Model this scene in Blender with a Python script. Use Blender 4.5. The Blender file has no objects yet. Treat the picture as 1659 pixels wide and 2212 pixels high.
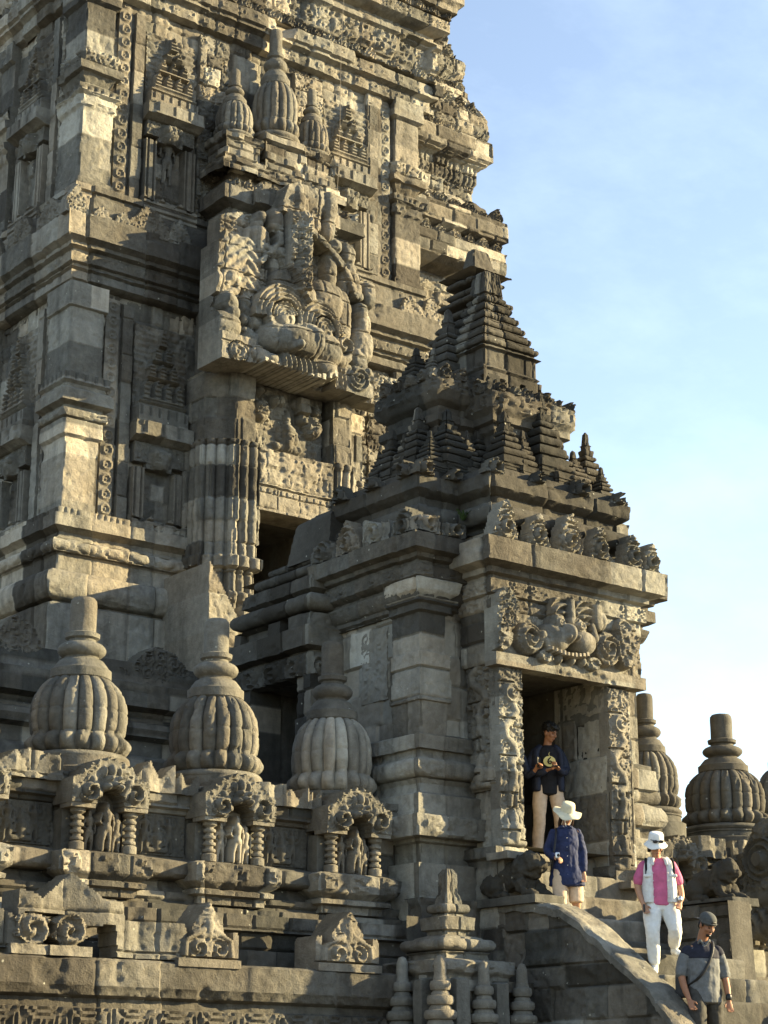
import bpy, math, random
import numpy as np
from mathutils import Vector
R_=math.radians
scene=bpy.context.scene
# ---------------------------------------------------------------- camera (origin = the photographer's eye)
FPX=4200.0; YH=2400.0; CX=829.5; CY=1106.0
TH=math.atan((YH-CY)/FPX); CT,ST=math.cos(TH),math.sin(TH)
AZ=R_(52); FW=(math.cos(AZ),math.sin(AZ)); RT=(math.sin(AZ),-math.cos(AZ))
cd=bpy.data.cameras.new('camera'); cam=bpy.data.objects.new('camera',cd); scene.collection.objects.link(cam)
cam.location=(0,0,0); cam.rotation_euler=(R_(90)+TH,0,-R_(38))
cd.sensor_fit='VERTICAL'; cd.sensor_height=36; cd.sensor_width=27; cd.lens=FPX/2212*36
cd.clip_start=.1; cd.clip_end=5000
scene.camera=cam
scene.view_settings.view_transform='Standard'; scene.view_settings.look='None'
scene.view_settings.exposure=1.93; scene.view_settings.gamma=1
# ---------------------------------------------------------------- sun and sky
SUN=Vector((.885,-.465,0)).normalized(); EL=R_(18)
sd=Vector((SUN.x*math.cos(EL),SUN.y*math.cos(EL),math.sin(EL)))
sl=bpy.data.lights.new('sun','SUN'); sl.energy=5.0; sl.angle=R_(.5); sl.color=(1,.80,.44)
so=bpy.data.objects.new('sun',sl); scene.collection.objects.link(so)
so.rotation_euler=sd.to_track_quat('Z','Y').to_euler()
w=bpy.data.worlds.new('World'); scene.world=w; w.use_nodes=True
nt=w.node_tree; nd=nt.nodes; ln=nt.links
for n in list(nd): nd.remove(n)
out=nd.new('ShaderNodeOutputWorld'); bg=nd.new('ShaderNodeBackground'); bg.inputs[1].default_value=.098
sky=nd.new('ShaderNodeTexSky'); sky.sky_type='NISHITA'; sky.sun_disc=False
sky.sun_elevation=EL; sky.sun_rotation=math.atan2(SUN.x,SUN.y); sky.dust_density=.1; sky.air_density=1.0; sky.ozone_density=1.5
# thin cirrus streaks
tc=nd.new('ShaderNodeTexCoord'); mp=nd.new('ShaderNodeMapping'); mp.inputs['Rotation'].default_value=(.3,.5,.4); mp.inputs['Scale'].default_value=(1.6,6,9)
ns=nd.new('ShaderNodeTexNoise'); ns.inputs['Scale'].default_value=1.6; ns.inputs['Detail'].default_value=7; ns.inputs['Roughness'].default_value=.62
cr=nd.new('ShaderNodeValToRGB'); cr.color_ramp.elements[0].position=.42; cr.color_ramp.elements[0].color=(0,0,0,1); cr.color_ramp.elements[1].position=.85; cr.color_ramp.elements[1].color=(.13,.13,.13,1)
mx=nd.new('ShaderNodeMix'); mx.data_type='RGBA'; mx.inputs[7].default_value=(6.2,7.2,8.0,1)
ln.new(tc.outputs['Generated'],mp.inputs[0]); ln.new(mp.outputs[0],ns.inputs['Vector']); ln.new(ns.outputs['Fac'],cr.inputs[0])
ln.new(cr.outputs[0],mx.inputs[0]); hs_=nd.new('ShaderNodeHueSaturation'); hs_.inputs['Saturation'].default_value=.80; hs_.inputs['Value'].default_value=.92; ln.new(sky.outputs[0],hs_.inputs['Color']); ln.new(hs_.outputs[0],mx.inputs[6]); ln.new(mx.outputs[2],bg.inputs[0]); ln.new(bg.outputs[0],out.inputs[0])

# ---------------------------------------------------------------- helpers
def at(px,py,x=None,y=None,z=None):
    X=(px-CX)/FPX; Y=(CY-py)/FPX; fw=CT-Y*ST
    d=(RT[0]*X+FW[0]*fw, RT[1]*X+FW[1]*fw, ST+Y*CT)
    t = x/d[0] if x is not None else (y/d[1] if y is not None else z/d[2])
    return (d[0]*t,d[1]*t,d[2]*t)
col=scene.collection
def tag(o,label=None,cat=None,group=None,kind=None):
    if label: o['label']=label
    if cat: o['category']=cat
    if group: o['group']=group
    if kind: o['kind']=kind
    return o
def thing(name,label,cat,loc=(0,0,0),group=None,kind=None):
    o=bpy.data.objects.new(name,None); col.objects.link(o); o.location=loc; o.empty_display_size=.3
    return tag(o,label,cat,group,kind)
def root_loc(p):
    v=Vector((0,0,0))
    while p is not None: v+=p.location; p=p.parent
    return v
def mk(name,V,F,mat,parent=None,tone=None,smooth=True,angle=38,F3=None):
    """V (n,3) world coords, F (m,4) quads"""
    V=np.asarray(V,dtype=np.float64).reshape(-1,3)
    off=root_loc(parent)
    V=V-np.array([off.x,off.y,off.z])
    me=bpy.data.meshes.new(name)
    F=np.asarray(F,dtype=np.int32).reshape(-1,4) if F is not None and len(F) else np.zeros((0,4),np.int32)
    T=np.asarray(F3,dtype=np.int32).reshape(-1,3) if F3 is not None and len(F3) else np.zeros((0,3),np.int32)
    me.vertices.add(len(V)); me.vertices.foreach_set('co',V.astype(np.float32).ravel())
    nl=F.size+T.size; me.loops.add(nl); me.loops.foreach_set('vertex_index',np.concatenate([F.ravel(),T.ravel()]))
    nf=len(F)+len(T); me.polygons.add(nf)
    st=np.concatenate([np.arange(len(F))*4, F.size+np.arange(len(T))*3]).astype(np.int32)
    me.polygons.foreach_set('loop_start',st)
    me.polygons.foreach_set('use_smooth',np.ones(nf,bool) if smooth else np.zeros(nf,bool))
    me.update(calc_edges=True); me.validate()
    if tone is not None:
        a=me.attributes.new('tone','FLOAT','POINT')
        t=np.full(len(V),.5,np.float32); tt=np.asarray(tone,dtype=np.float32).ravel(); t[:len(tt)]=tt[:len(V)]
        if len(tt)==1: t[:]=tt[0]
        a.data.foreach_set('value',t)
    if smooth: me.set_sharp_from_angle(angle=R_(angle))
    me.materials.append(mat)
    o=bpy.data.objects.new(name,me); col.objects.link(o)
    if parent is not None: o.parent=parent
    return o
class MB:
    """collects pieces into one mesh"""
    def __init__(s): s.V=[];s.F=[];s.T=[];s.t=[];s.n=0
    def add(s,V,F,tone=.5,F3=None):
        V=np.asarray(V,float).reshape(-1,3)
        s.V.append(V)
        if F is not None and len(F): s.F.append(np.asarray(F).reshape(-1,4)+s.n)
        if F3 is not None and len(F3): s.T.append(np.asarray(F3).reshape(-1,3)+s.n)
        tt=np.asarray(tone,float).ravel()
        if len(tt)!=len(V): tt=np.full(len(V),tt[0])
        s.t.append(tt); s.n+=len(V); return s
    def build(s,name,mat,parent=None,**k):
        return mk(name,np.concatenate(s.V),np.concatenate(s.F) if s.F else None,mat,parent,tone=np.concatenate(s.t),F3=np.concatenate(s.T) if s.T else None,**k)
# ---- noise
def hsh(i,j,k=0):
    i=np.asarray(i).astype(np.int64); j=np.asarray(j).astype(np.int64)
    h=(i*374761393+j*668265263+np.int64(k)*2147483647+1013904223)&0xffffffff
    h=((h^(h>>13))*1274126177)&0xffffffff
    h=((h^(h>>16))*2246822519)&0xffffffff
    h=h^(h>>15)
    return (h&0xffffff)/16777216.0
def vn(x,y,seed=0):
    xi=np.floor(x);yi=np.floor(y);fx=x-xi;fy=y-yi
    fx=fx*fx*(3-2*fx);fy=fy*fy*(3-2*fy)
    a=hsh(xi,yi,seed);b=hsh(xi+1,yi,seed);c=hsh(xi,yi+1,seed);d=hsh(xi+1,yi+1,seed)
    return (a*(1-fx)+b*fx)*(1-fy)+(c*(1-fx)+d*fx)*fy
def fbm(x,y,seed=0,o=4):
    r=0;a=.5;t=0
    for k in range(o):
        r=r+a*vn(x,y,seed+k*17);t+=a;a*=.5;x=x*2.03+3.1;y=y*2.03+7.7
    return r/t
def ss(a,b,x):
    t=np.clip((x-a)/(b-a),0,1); return t*t*(3-2*t)
def blocks(s,z,seed=0,ch=.27,bl=.5,w=.022):
    """masonry: per block random value and distance to the joint"""
    s=np.asarray(s,float)+seed*13.37; z=np.asarray(z,float)+50
    v=z/ch; i=np.floor(v); 
    b0=i+.35*(hsh(i,7,seed)-.5); b1=i+1+.35*(hsh(i+1,7,seed)-.5)
    c=np.where(v<b0,i-1,np.where(v>=b1,i+1,i))
    dz=np.minimum(np.abs(v-b0),np.abs(v-b1))*ch
    L=bl*(.7+.7*hsh(c,3,seed+1))
    u=s/L+hsh(c,11,seed)*7; j=np.floor(u)
    a0=j+.5*(hsh(j,c,seed)-.5); a1=j+1+.5*(hsh(j+1,c,seed)-.5)
    k=np.where(u<a0,j-1,np.where(u>=a1,j+1,j))
    du=np.minimum(np.abs(u-a0),np.abs(u-a1))*L
    d=np.minimum(dz,du)
    return hsh(k,c,seed+5), d, hsh(k,c,seed+9)
def masonry(s,z,seed=0,ch=.27,bl=.5,off=.034,gr=.034,w=.02):
    t,d,t2=blocks(s,z,seed,ch,bl)
    h=(t2-.5)*off - gr*(1-ss(0,w,d))
    h=h+(fbm(s*5,z*5,seed+3,3)-.5)*.014-.014*ss(.55,.75,fbm(s*15,z*15,seed+6,2))
    chip=ss(.66,.8,fbm(s*3.1+9,z*3.1,seed+21,3)); h=h-chip*.02
    return h,t
# ---- sweep a moulding (offset, z) along a plan path; outward = right hand side of travel
def sweep(path,prof,mat,name=None,parent=None,res=.035,closed=False,seed=0,ch=None,bl=.5,off=.028,gr=.034,rough=1.,mb=None,carve=None,cap=True,fine=True,erode=1.0,toneadd=0):
    P=[np.array(p,float) for p in path]; n=len(P)
    segs=n if closed else n-1
    nr=[]
    for i in range(segs):
        d=P[(i+1)%n]-P[i]; d=d/np.linalg.norm(d); nr.append(np.array([d[1],-d[0]]))
    mit=[]
    for i in range(n):
        if closed: a,b=nr[i-1],nr[i]
        else: a=nr[max(i-1,0)]; b=nr[min(i,segs-1)]
        m=a+b; m=m/ (np.dot(m,a) if abs(np.dot(m,a))>1e-6 else 1); mit.append(m)
    # profile resample
    pr=np.array(prof,float); q=[pr[0]]; 
    for k in range(len(pr)-1):
        L=np.linalg.norm(pr[k+1]-pr[k]); m=max(1,int(math.ceil(L/res)))
        for t in range(1,m+1): q.append(pr[k]+(pr[k+1]-pr[k])*t/m)
    q=np.array(q); M=len(q)
    zmid=.5*(pr[:,1].min()+pr[:,1].max()); H=pr[:,1].max()-pr[:,1].min()
    arc=np.concatenate([[0],np.cumsum(np.linalg.norm(np.diff(q,axis=0),axis=1))])
    Vs=[];Ts=[];Fs=[];cnt=0;s0=0;ends=[]
    for i in range(segs):
        A,B=P[i],P[(i+1)%n]; L=np.linalg.norm(B-A); N=max(1,int(math.ceil(L/res))) if fine else 1
        t=np.linspace(0,1,N+1)
        # vertices (N+1, M, 3)
        base0=A[None,:]+q[:,0:1]*mit[i][None,:]; base1=B[None,:]+q[:,0:1]*mit[(i+1)%n][None,:]
        XY=base0[None]*(1-t)[:,None,None]+base1[None]*t[:,None,None]
        S=(s0+t*L)[:,None]*np.ones(M)[None]; Z=q[:,1][None]*np.ones(N+1)[:,None]
        if fine:
            if ch is None:
                c0=np.zeros_like(Z)+seed*3
                Lb=bl*(.75+.5*hsh(seed,5)); u=S/Lb+hsh(seed,1)*9; j=np.floor(u)
                a0=j+.5*(hsh(j,seed)-.5); a1=j+1+.5*(hsh(j+1,seed)-.5)
                k=np.where(u<a0,j-1,np.where(u>=a1,j+1,j)); dd=np.minimum(abs(u-a0),abs(u-a1))*Lb
                tone=hsh(k,c0,seed+5); hh=(hsh(k,c0,seed+9)-.5)*off-gr*(1-ss(0,.02,dd))
            else:
                tt,dd,t2=blocks(S,Z,seed,ch,bl); tone=tt; hh=(t2-.5)*off-gr*(1-ss(0,.02,dd))
            hh=hh+((fbm(S*6,(arc[None]+Z*0)*6,seed+3,3)-.5)*.012-.014*ss(.55,.75,fbm(S*14,(arc[None]+Z*0)*14,seed+6,2)))*rough
            er=ss(.62,.8,fbm(S*2.7+5,arc[None]*2.7+S*0,seed+31,4))
            prot=np.clip((q[:,0]-q[:,0].min())/(max(q[:,0].max()-q[:,0].min(),.03)),0,1)[None]
            hh=hh-er*.034*erode*(.35+.65*prot)
            if carve is not None: hh=hh+carve(S,Z,L,s0)
            tz=np.clip(t*L/.03,0,1)*np.clip((1-t)*L/.03,0,1)   # keep corners closed
            keep=np.ones(N+1); 
            dirn=nr[i]
            # at the corners displace along the miter
            D=np.repeat(dirn[None],N+1,0)
            if (closed or i>0): D[0]=mit[i]
            if (closed or i<segs-1): D[-1]=mit[(i+1)%n]
            # corner displacement uses a height function independent of segment: force equal by using small value
            if (closed or i>0): hh[0]=np.minimum(hh[0],0)*0-.006-.02*ss(.5,.75,vn(arc*5,arc*0+i,seed+77))
            if (closed or i<segs-1): hh[-1]=-.006-.02*ss(.5,.75,vn(arc*5,arc*0+(i+1)%n,seed+77))
            XY=XY+hh[:,:,None]*D[:,None,:]
        else: tone=np.full_like(S,.5)
        V=np.concatenate([XY,Z[:,:,None]],2).reshape(-1,3)
        a=(np.arange(N)[:,None]*M+np.arange(M-1)[None]).ravel()
        F=np.stack([a,a+M,a+M+1,a+1],1)
        Vs.append(V);Ts.append((tone+toneadd).ravel());Fs.append(F+cnt);cnt+=len(V);s0+=L
    m_=mb or MB()
    m_.add(np.concatenate(Vs),np.concatenate(Fs),np.concatenate(Ts))
    if cap and not closed:   # close the open ends
        for (pt,mi) in ((P[0],mit[0]),(P[-1],mit[-1])):
            inn=pt-mi*0
            Vc=[]
            for (o_,z_) in pr: Vc.append([*(pt+mi*o_),z_])
            # simple fan to a back line
            Vb=[[*(pt-mi*.35),z_] for (o_,z_) in pr]
            k=len(pr); F=[[a_,a_+1,k+a_+1,k+a_] for a_ in range(k-1)]
            m_.add(Vc+Vb,F,.5)
    if mb is None: return m_.build(name,mat,parent)
def slab_top(pts,z,mb,tone=.5):
    """horizontal polygon (rect as 4 points)"""
    mb.add([[*p,z] for p in pts],[[0,1,2,3]],tone)
# ---- relief: a height field standing on a vertical face
def relief(O,U,w,h,fn,res=.022,depth=.12,mb=None,back=False,seed=0,N=None,up=(0,0,1)):
    U=np.array([U[0],U[1],U[2] if len(U)>2 else 0.],float); UP=np.array(up,float)
    Nn=np.array(N,float) if N is not None else np.array([U[1],-U[0],0.])
    nx=max(2,int(w/res)); nz=max(2,int(h/res))
    s=np.linspace(0,w,nx+1); t=np.linspace(0,h,nz+1)
    S,T=np.meshgrid(s,t,indexing='ij')
    r=fn(S,T); H=r[0]; mask=r[1] if len(r)>1 and r[1] is not None else np.ones_like(S,bool); tone=r[2] if len(r)>2 else .5
    H=H+(fbm(S*7+seed,T*7,seed+2,3)-.5)*.012
    V=np.array(O,float)[None,None]+S[:,:,None]*U+T[:,:,None]*UP+H[:,:,None]*Nn
    idx=np.arange((nx+1)*(nz+1)).reshape(nx+1,nz+1)
    q=mask[:-1,:-1]&mask[1:,:-1]&mask[1:,1:]&mask[:-1,1:]
    F=np.stack([idx[:-1,:-1][q],idx[1:,:-1][q],idx[1:,1:][q],idx[:-1,1:][q]],1)
    # boundary edges
    qq=np.zeros((nx+2,nz+2),bool); qq[1:-1,1:-1]=q
    E=[]
    c=q&~qq[1:-1,:-2]; E.append(np.stack([idx[:-1,:-1][c],idx[1:,:-1][c]],1))
    c=q&~qq[1:-1,2:];  E.append(np.stack([idx[1:,1:][c],idx[:-1,1:][c]],1))
    c=q&~qq[:-2,1:-1]; E.append(np.stack([idx[:-1,1:][c],idx[:-1,:-1][c]],1))
    c=q&~qq[2:,1:-1];  E.append(np.stack([idx[1:,:-1][c],idx[1:,1:][c]],1))
    E=np.concatenate(E)
    B=(np.array(O,float)[None,None]+S[:,:,None]*U+T[:,:,None]*UP-depth*Nn)
    nV=idx.size
    V2=np.concatenate([V.reshape(-1,3),B.reshape(-1,3)])
    Fs=np.stack([E[:,1],E[:,0],E[:,0]+nV,E[:,1]+nV],1)
    FF=[F,Fs]
    if back: FF.append(F[:,::-1]+nV)
    FF=np.concatenate(FF)
    used=np.unique(FF); remap=np.full(2*nV,-1); remap[used]=np.arange(len(used))
    tn=np.broadcast_to(np.asarray(tone,float),S.shape).ravel(); tn=np.concatenate([tn,tn])
    m_=mb or MB(); m_.add(V2[used],remap[FF],tn[used])
    return m_
# ---- relief vocabulary (heights in metres)
def cap(S,T,x0,y0,x1,y1,r0,r1=None,k=1.):
    r1=r0 if r1 is None else r1
    dx,dy=x1-x0,y1-y0; L2=dx*dx+dy*dy+1e-9
    t=np.clip(((S-x0)*dx+(T-y0)*dy)/L2,0,1); r=r0+(r1-r0)*t
    d2=(S-x0-dx*t)**2+(T-y0-dy*t)**2
    return k*np.sqrt(np.maximum(0,r*r-d2))
def ell(S,T,cx,cy,rx,ry,hh):
    return hh*np.sqrt(np.maximum(0,1-((S-cx)/rx)**2-((T-cy)/ry)**2))
def boxh(S,T,x0,y0,x1,y1,hh,e=.012):
    d=np.minimum(np.minimum(S-x0,x1-S),np.minimum(T-y0,y1-T)); return hh*ss(-e,e,d)
def spiral(S,T,cx,cy,R,hh,turns=2.2,sg=1,ph=0):
    dx,dy=S-cx,T-cy; r=np.sqrt(dx*dx+dy*dy)+1e-6; th=np.arctan2(dy,dx)*sg
    return hh*(.45+.55*np.cos(2*np.pi*turns*r/R-th+ph))*ss(R,R*.85,r)
def rings(S,T,cx,cy,R,hh,n=3):
    r=np.sqrt((S-cx)**2+(T-cy)**2); return hh*(.5+.5*np.cos(2*np.pi*n*r/R))*ss(R,R*.9,r)
def scrolls(S,T,c=.22,hh=.03,seed=0):
    i=np.floor(S/c); j=np.floor(T/c+.5*np.mod(i,2))
    cx=(i+.5+.2*(hsh(i,j,seed)-.5))*c; cy=(j+.5-.5*np.mod(i,2)+.2*(hsh(i,j,seed+1)-.5))*c
    dx,dy=S-cx,T-cy; r=np.sqrt(dx*dx+dy*dy)+1e-6; sg=np.where(hsh(i,j,seed+2)>.5,1,-1); th=np.arctan2(dy,dx)*sg
    a=(.5+.5*np.cos(2*np.pi*r/c*3.2-th+6*hsh(i,j,seed+3)))*ss(c*.56,c*.42,r)
    lf=np.abs(fbm(S/c*3,T/c*3,seed+8,2)-.5)*4
    return hh*np.maximum(a,np.clip(1-lf,0,1)*.8)
def foliage(S,T,c=.12,hh=.03,seed=0):
    wx=fbm(S/c*.6,T/c*.6,seed+40,2)*2.5; wy=fbm(S/c*.6+9,T/c*.6,seed+41,2)*2.5
    n=fbm(S/c+wx,T/c+wy,seed+42,2); 
    return hh*ss(.38,.56,n)*(.75+.5*np.abs(np.sin(T/c*3+wx*4)))
def figure(S,T,cx,b,H,kind=0,k=.8):
    """standing (0), seated cross-legged (1), arms up (2) figure in bas relief of height H"""
    u=H/7.2; c=lambda *a: cap(S,T,*[cx+v*u if q%2==0 else b+v*u for q,v in enumerate(a[:4])],a[4]*u,a[5]*u,k)
    g=[]
    if kind==1:
        u=H/5.0
        g+=[c(-1.5,.45,1.5,.45,.5,.5),c(-1.3,.4,0,.8,.45,.5),c(1.3,.4,0,.8,.45,.5),c(0,.8,0,2.4,.75,.95),
            c(-1.0,2.6,-1.25,1.5,.35,.3),c(1.0,2.6,1.25,1.5,.35,.3),c(-1.25,1.4,-.2,1.1,.3,.3),c(1.25,1.4,.2,1.1,.3,.3),c(0,3.5,0,3.9,.6,.55),c(0,4.4,0,4.9,.35,.12)]
        return np.maximum.reduce(g)
    hip=-.15; g+=[c(-.5+hip,.2,-.45+hip,1.9,.28,.38),c(-.45+hip,1.9,-.3,3.5,.4,.55),c(.55,.2,.5,1.9,.28,.38),c(.5,1.9,.35,3.5,.4,.55),
        c(0,3.5,.1,4.4,.7,.5),c(.1,4.4,0,5.5,.55,.8),c(0,6.4,0,6.9,.45,.42),c(0,7.1,0,7.5,.32,.1)]
    if kind==0: g+=[c(-.9,5.6,-1.2,4.4,.28,.24),c(-1.2,4.4,-.4,4.0,.24,.2),c(.9,5.6,1.25,4.4,.28,.24),c(1.25,4.4,1.1,3.2,.24,.2)]
    else: g+=[c(-.9,5.6,-1.5,5.9,.28,.24),c(-1.5,5.9,-1.4,7.1,.24,.2),c(.9,5.6,1.5,5.9,.28,.24),c(1.5,5.9,1.4,7.1,.24,.2)]
    return np.maximum.reduce(g)
# ---- lathe
def lathe(cx,cy,prof,mb,seg=64,ribs=None,tone=.5,seed=0,wob=.006,sx=1,sy=1):
    """prof: list of (r,z); ribs: function(theta,z,r)->r"""
    pr=np.array(prof,float); q=[pr[0]]
    for k in range(len(pr)-1):
        L=np.linalg.norm(pr[k+1]-pr[k]); m=max(1,int(math.ceil(L/.03)))
        for t in range(1,m+1): q.append(pr[k]+(pr[k+1]-pr[k])*t/m)
    q=np.array(q); th=np.linspace(0,2*np.pi,seg,endpoint=False)
    TH_,ZZ=np.meshgrid(th,q[:,1],indexing='ij'); RR=np.repeat(q[:,0][None],seg,0)
    if ribs is not None: RR=ribs(TH_,ZZ,RR)
    nn=fbm(np.cos(TH_)*2+5+seed,ZZ*5+np.sin(TH_)*2,seed,3)-.5
    RR=np.maximum(RR+nn*wob*2*np.minimum(1,RR/.05),0.0005)
    V=np.stack([cx+RR*np.cos(TH_)*sx,cy+RR*np.sin(TH_)*sy,ZZ],2).reshape(-1,3)
    M=len(q); i=np.arange(seg); j=(i+1)%seg
    a=(i[:,None]*M+np.arange(M-1)[None]).ravel(); b=(j[:,None]*M+np.arange(M-1)[None]).ravel()
    F=np.stack([a,b,b+1,a+1],1)
    mb.add(V,F,tone)
    return mb
def bulge(z0,z1,r0,r1,n=8,sgn=1):
    """points of a convex torus-like moulding"""
    return [(r0+(r1-r0)*math.sin(math.pi*k/n)**.6 if 0<k<n else r0, z0+(z1-z0)*(1-math.cos(math.pi*k/n))/2) for k in range(n+1)]
# ---- rough block
def rock(mb,c,s,rz=0,seed=0,rough=.02,n=7,tone=.5,rnd=.12):
    g=np.linspace(-1,1,n); V=[];F=[];cnt=0
    for ax in range(3):
        for sg in (-1,1):
            A,B=np.meshgrid(g,g,indexing='ij'); C=np.full_like(A,sg)
            P=[None]*3; P[ax]=C; P[(ax+1)%3]=A if sg>0 else B; P[(ax+2)%3]=B if sg>0 else A
            P=np.stack(P,2).reshape(-1,3); V.append(P)
            a=(np.arange(n-1)[:,None]*n+np.arange(n-1)[None]).ravel(); F.append(np.stack([a,a+n,a+n+1,a+1],1)+cnt); cnt+=n*n
    V=np.concatenate(V); r=np.linalg.norm(V,axis=1,keepdims=True); sq=np.power(np.sum(np.abs(V)**6,axis=1,keepdims=True),1/6)
    W=V/sq; V=V*(1-rnd)+W*rnd+0
    V=V*np.array(s)/2
    k=seed*3.1
    d=(fbm(V[:,0]*4+V[:,2]*3+k,V[:,1]*4-V[:,2]*2,seed,3)-.5)*2*rough
    V=V*(1+d[:,None]/max(min(s),.05))
    cz,sz=math.cos(rz),math.sin(rz); X=V[:,0]*cz-V[:,1]*sz; Y=V[:,0]*sz+V[:,1]*cz
    mb.add(np.stack([X,Y,V[:,2]],1)+np.array(c),np.concatenate(F),tone)
    return mb
def crest(O,U,w,h,mat,parent,seed=0,p=.32,depth=.14,name='crest',thin=.05):
    def fn(S,T):
        k=np.floor(S/p); u=(np.mod(S,p)-p/2)/(p/2); hh=h*(.55+.45*hsh(k,seed,1))*(hsh(k,seed,2)>.12)+h*.12
        lim=hh*(1-.62*np.abs(u)**1.5)+.03*(fbm(S*30,S*0,seed,2)-.5); lim=np.maximum(np.where(hsh(k,seed,3)>.7,hh*.8+.02*np.sin(S*40),lim),.05)
        r=np.sqrt((u*p/2)**2+(T-h*.3)**2)
        return thin*(1-np.abs(u))+.022*np.cos(2*np.pi*r/.06)+foliage(S,T,.06,.02,seed),T<lim,hsh(k,seed,4)
    return relief(O,U,w,h*1.15,fn,res=.02,depth=depth,back=True,seed=seed).build(name,mat,parent,angle=50)
# ---------------------------------------------------------------- materials
def N_(nt,t,**k):
    n=nt.nodes.new(t)
    for a,b in k.items(): setattr(n,a,b)
    return n
def stone_mat(name,dark=(0.070,0.065,0.056),mid=(0.159,0.149,0.127),light=(0.291,0.273,0.232),pale=(0.448,0.420,0.358),bump=.7,stain=.62):
    m=bpy.data.materials.new(name); m.use_nodes=True; nt=m.node_tree; L=nt.links; b=nt.nodes['Principled BSDF']; b.inputs['Roughness'].default_value=.93
    b.inputs['Specular IOR Level'].default_value=.2
    geo=N_(nt,'ShaderNodeNewGeometry'); at_=N_(nt,'ShaderNodeAttribute'); at_.attribute_name='tone'
    def noise(sc,det=4,ro=.6,scale=None):
        n=N_(nt,'ShaderNodeTexNoise'); n.inputs['Scale'].default_value=sc; n.inputs['Detail'].default_value=det; n.inputs['Roughness'].default_value=ro
        if scale:
            mp=N_(nt,'ShaderNodeMapping'); mp.inputs['Scale'].default_value=scale; L.new(geo.outputs['Position'],mp.inputs[0]); L.new(mp.outputs[0],n.inputs['Vector'])
        else: L.new(geo.outputs['Position'],n.inputs['Vector'])
        return n
    n1=noise(.9,5); n2=noise(9,5,.65); n3=noise(1.6,5,.6,(2.2,2.2,.35)); n4=noise(75,4,.75)
    def math_(op,a,b_=None,c=None):
        x=N_(nt,'ShaderNodeMath'); x.operation=op
        for i,v in enumerate((a,b_,c)):
            if v is None: continue
            if isinstance(v,(int,float)): x.inputs[i].default_value=v
            else: L.new(v,x.inputs[i])
        return x.outputs[0]
    # tone + noises
    v=math_('MULTIPLY',at_.outputs['Fac'],.76)
    v=math_('ADD',v,math_('MULTIPLY',math_('SUBTRACT',n1.outputs['Fac'],.5),.7))
    v=math_('ADD',v,math_('MULTIPLY',math_('SUBTRACT',n2.outputs['Fac'],.5),.55))
    v=math_('ADD',v,math_('MULTIPLY',math_('SUBTRACT',n4.outputs['Fac'],.5),.25))
    v=math_('ADD',v,math_('MULTIPLY',math_('GREATER_THAN',at_.outputs['Fac'],.88),.10)); v=math_('SUBTRACT',v,math_('MULTIPLY',math_('LESS_THAN',at_.outputs['Fac'],.14),.08)); v=math_('ADD',v,.05)
    cr=N_(nt,'ShaderNodeValToRGB'); e=cr.color_ramp.elements; e[0].position=.05; e[0].color=(*dark,1); e[1].position=1.0; e[1].color=(*pale,1)
    x=e.new(.42); x.color=(*mid,1); x=e.new(.74); x.color=(*light,1)
    L.new(v,cr.inputs[0])
    # warm / cool shift per block
    hs=N_(nt,'ShaderNodeMix'); hs.data_type='RGBA'; hs.blend_type='MULTIPLY'; hs.inputs[0].default_value=.8
    cw=N_(nt,'ShaderNodeValToRGB'); c=cw.color_ramp.elements; c[0].color=(1.0,.93,.84,1); c[1].color=(.97,1.0,1.0,1); c[0].position=.35; c[1].position=.65
    vv=math_('FRACT',math_('MULTIPLY',at_.outputs['Fac'],7.3)); vv=math_('ADD',math_('MULTIPLY',vv,.35),math_('MULTIPLY',n1.outputs['Fac'],.65)); L.new(vv,cw.inputs[0])
    L.new(cr.outputs[0],hs.inputs[6]); L.new(cw.outputs[0],hs.inputs[7])
    # streaky dark weathering
    st=N_(nt,'ShaderNodeMix'); st.data_type='RGBA'; st.blend_type='MULTIPLY'
    sr=N_(nt,'ShaderNodeValToRGB'); sr.color_ramp.elements[0].position=.48; sr.color_ramp.elements[0].color=(0,0,0,1); sr.color_ramp.elements[1].position=.66; sr.color_ramp.elements[1].color=(stain,)*3+(1,)
    L.new(n3.outputs['Fac'],sr.inputs[0]); L.new(sr.outputs[0],st.inputs[0]); L.new(hs.outputs[2],st.inputs[6]); st.inputs[7].default_value=(.42,.43,.44,1)
    # lichen specks
    vo=N_(nt,'ShaderNodeTexVoronoi'); vo.inputs['Scale'].default_value=5.5; L.new(geo.outputs['Position'],vo.inputs['Vector'])
    lm=math_('MULTIPLY',math_('LESS_THAN',math_('ADD',vo.outputs['Distance'],math_('MULTIPLY',n4.outputs['Fac'],.10)),.12),math_('GREATER_THAN',n1.outputs['Fac'],.49))
    li=N_(nt,'ShaderNodeMix'); li.data_type='RGBA'; L.new(math_('MULTIPLY',lm,.65),li.inputs[0]); L.new(st.outputs[2],li.inputs[6]); li.inputs[7].default_value=(.42,.41,.34,1)
    L.new(li.outputs[2],b.inputs['Base Color'])
    bp=N_(nt,'ShaderNodeBump'); bp.inputs['Strength'].default_value=bump; bp.inputs['Distance'].default_value=.035
    hsum=math_('ADD',n2.outputs['Fac'],math_('MULTIPLY',n4.outputs['Fac'],.5)); n5=noise(25,4,.7); hsum=math_('ADD',hsum,math_('MULTIPLY',n5.outputs['Fac'],.8))
    L.new(hsum,bp.inputs['Height']); L.new(bp.outputs[0],b.inputs['Normal'])
    return m
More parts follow.
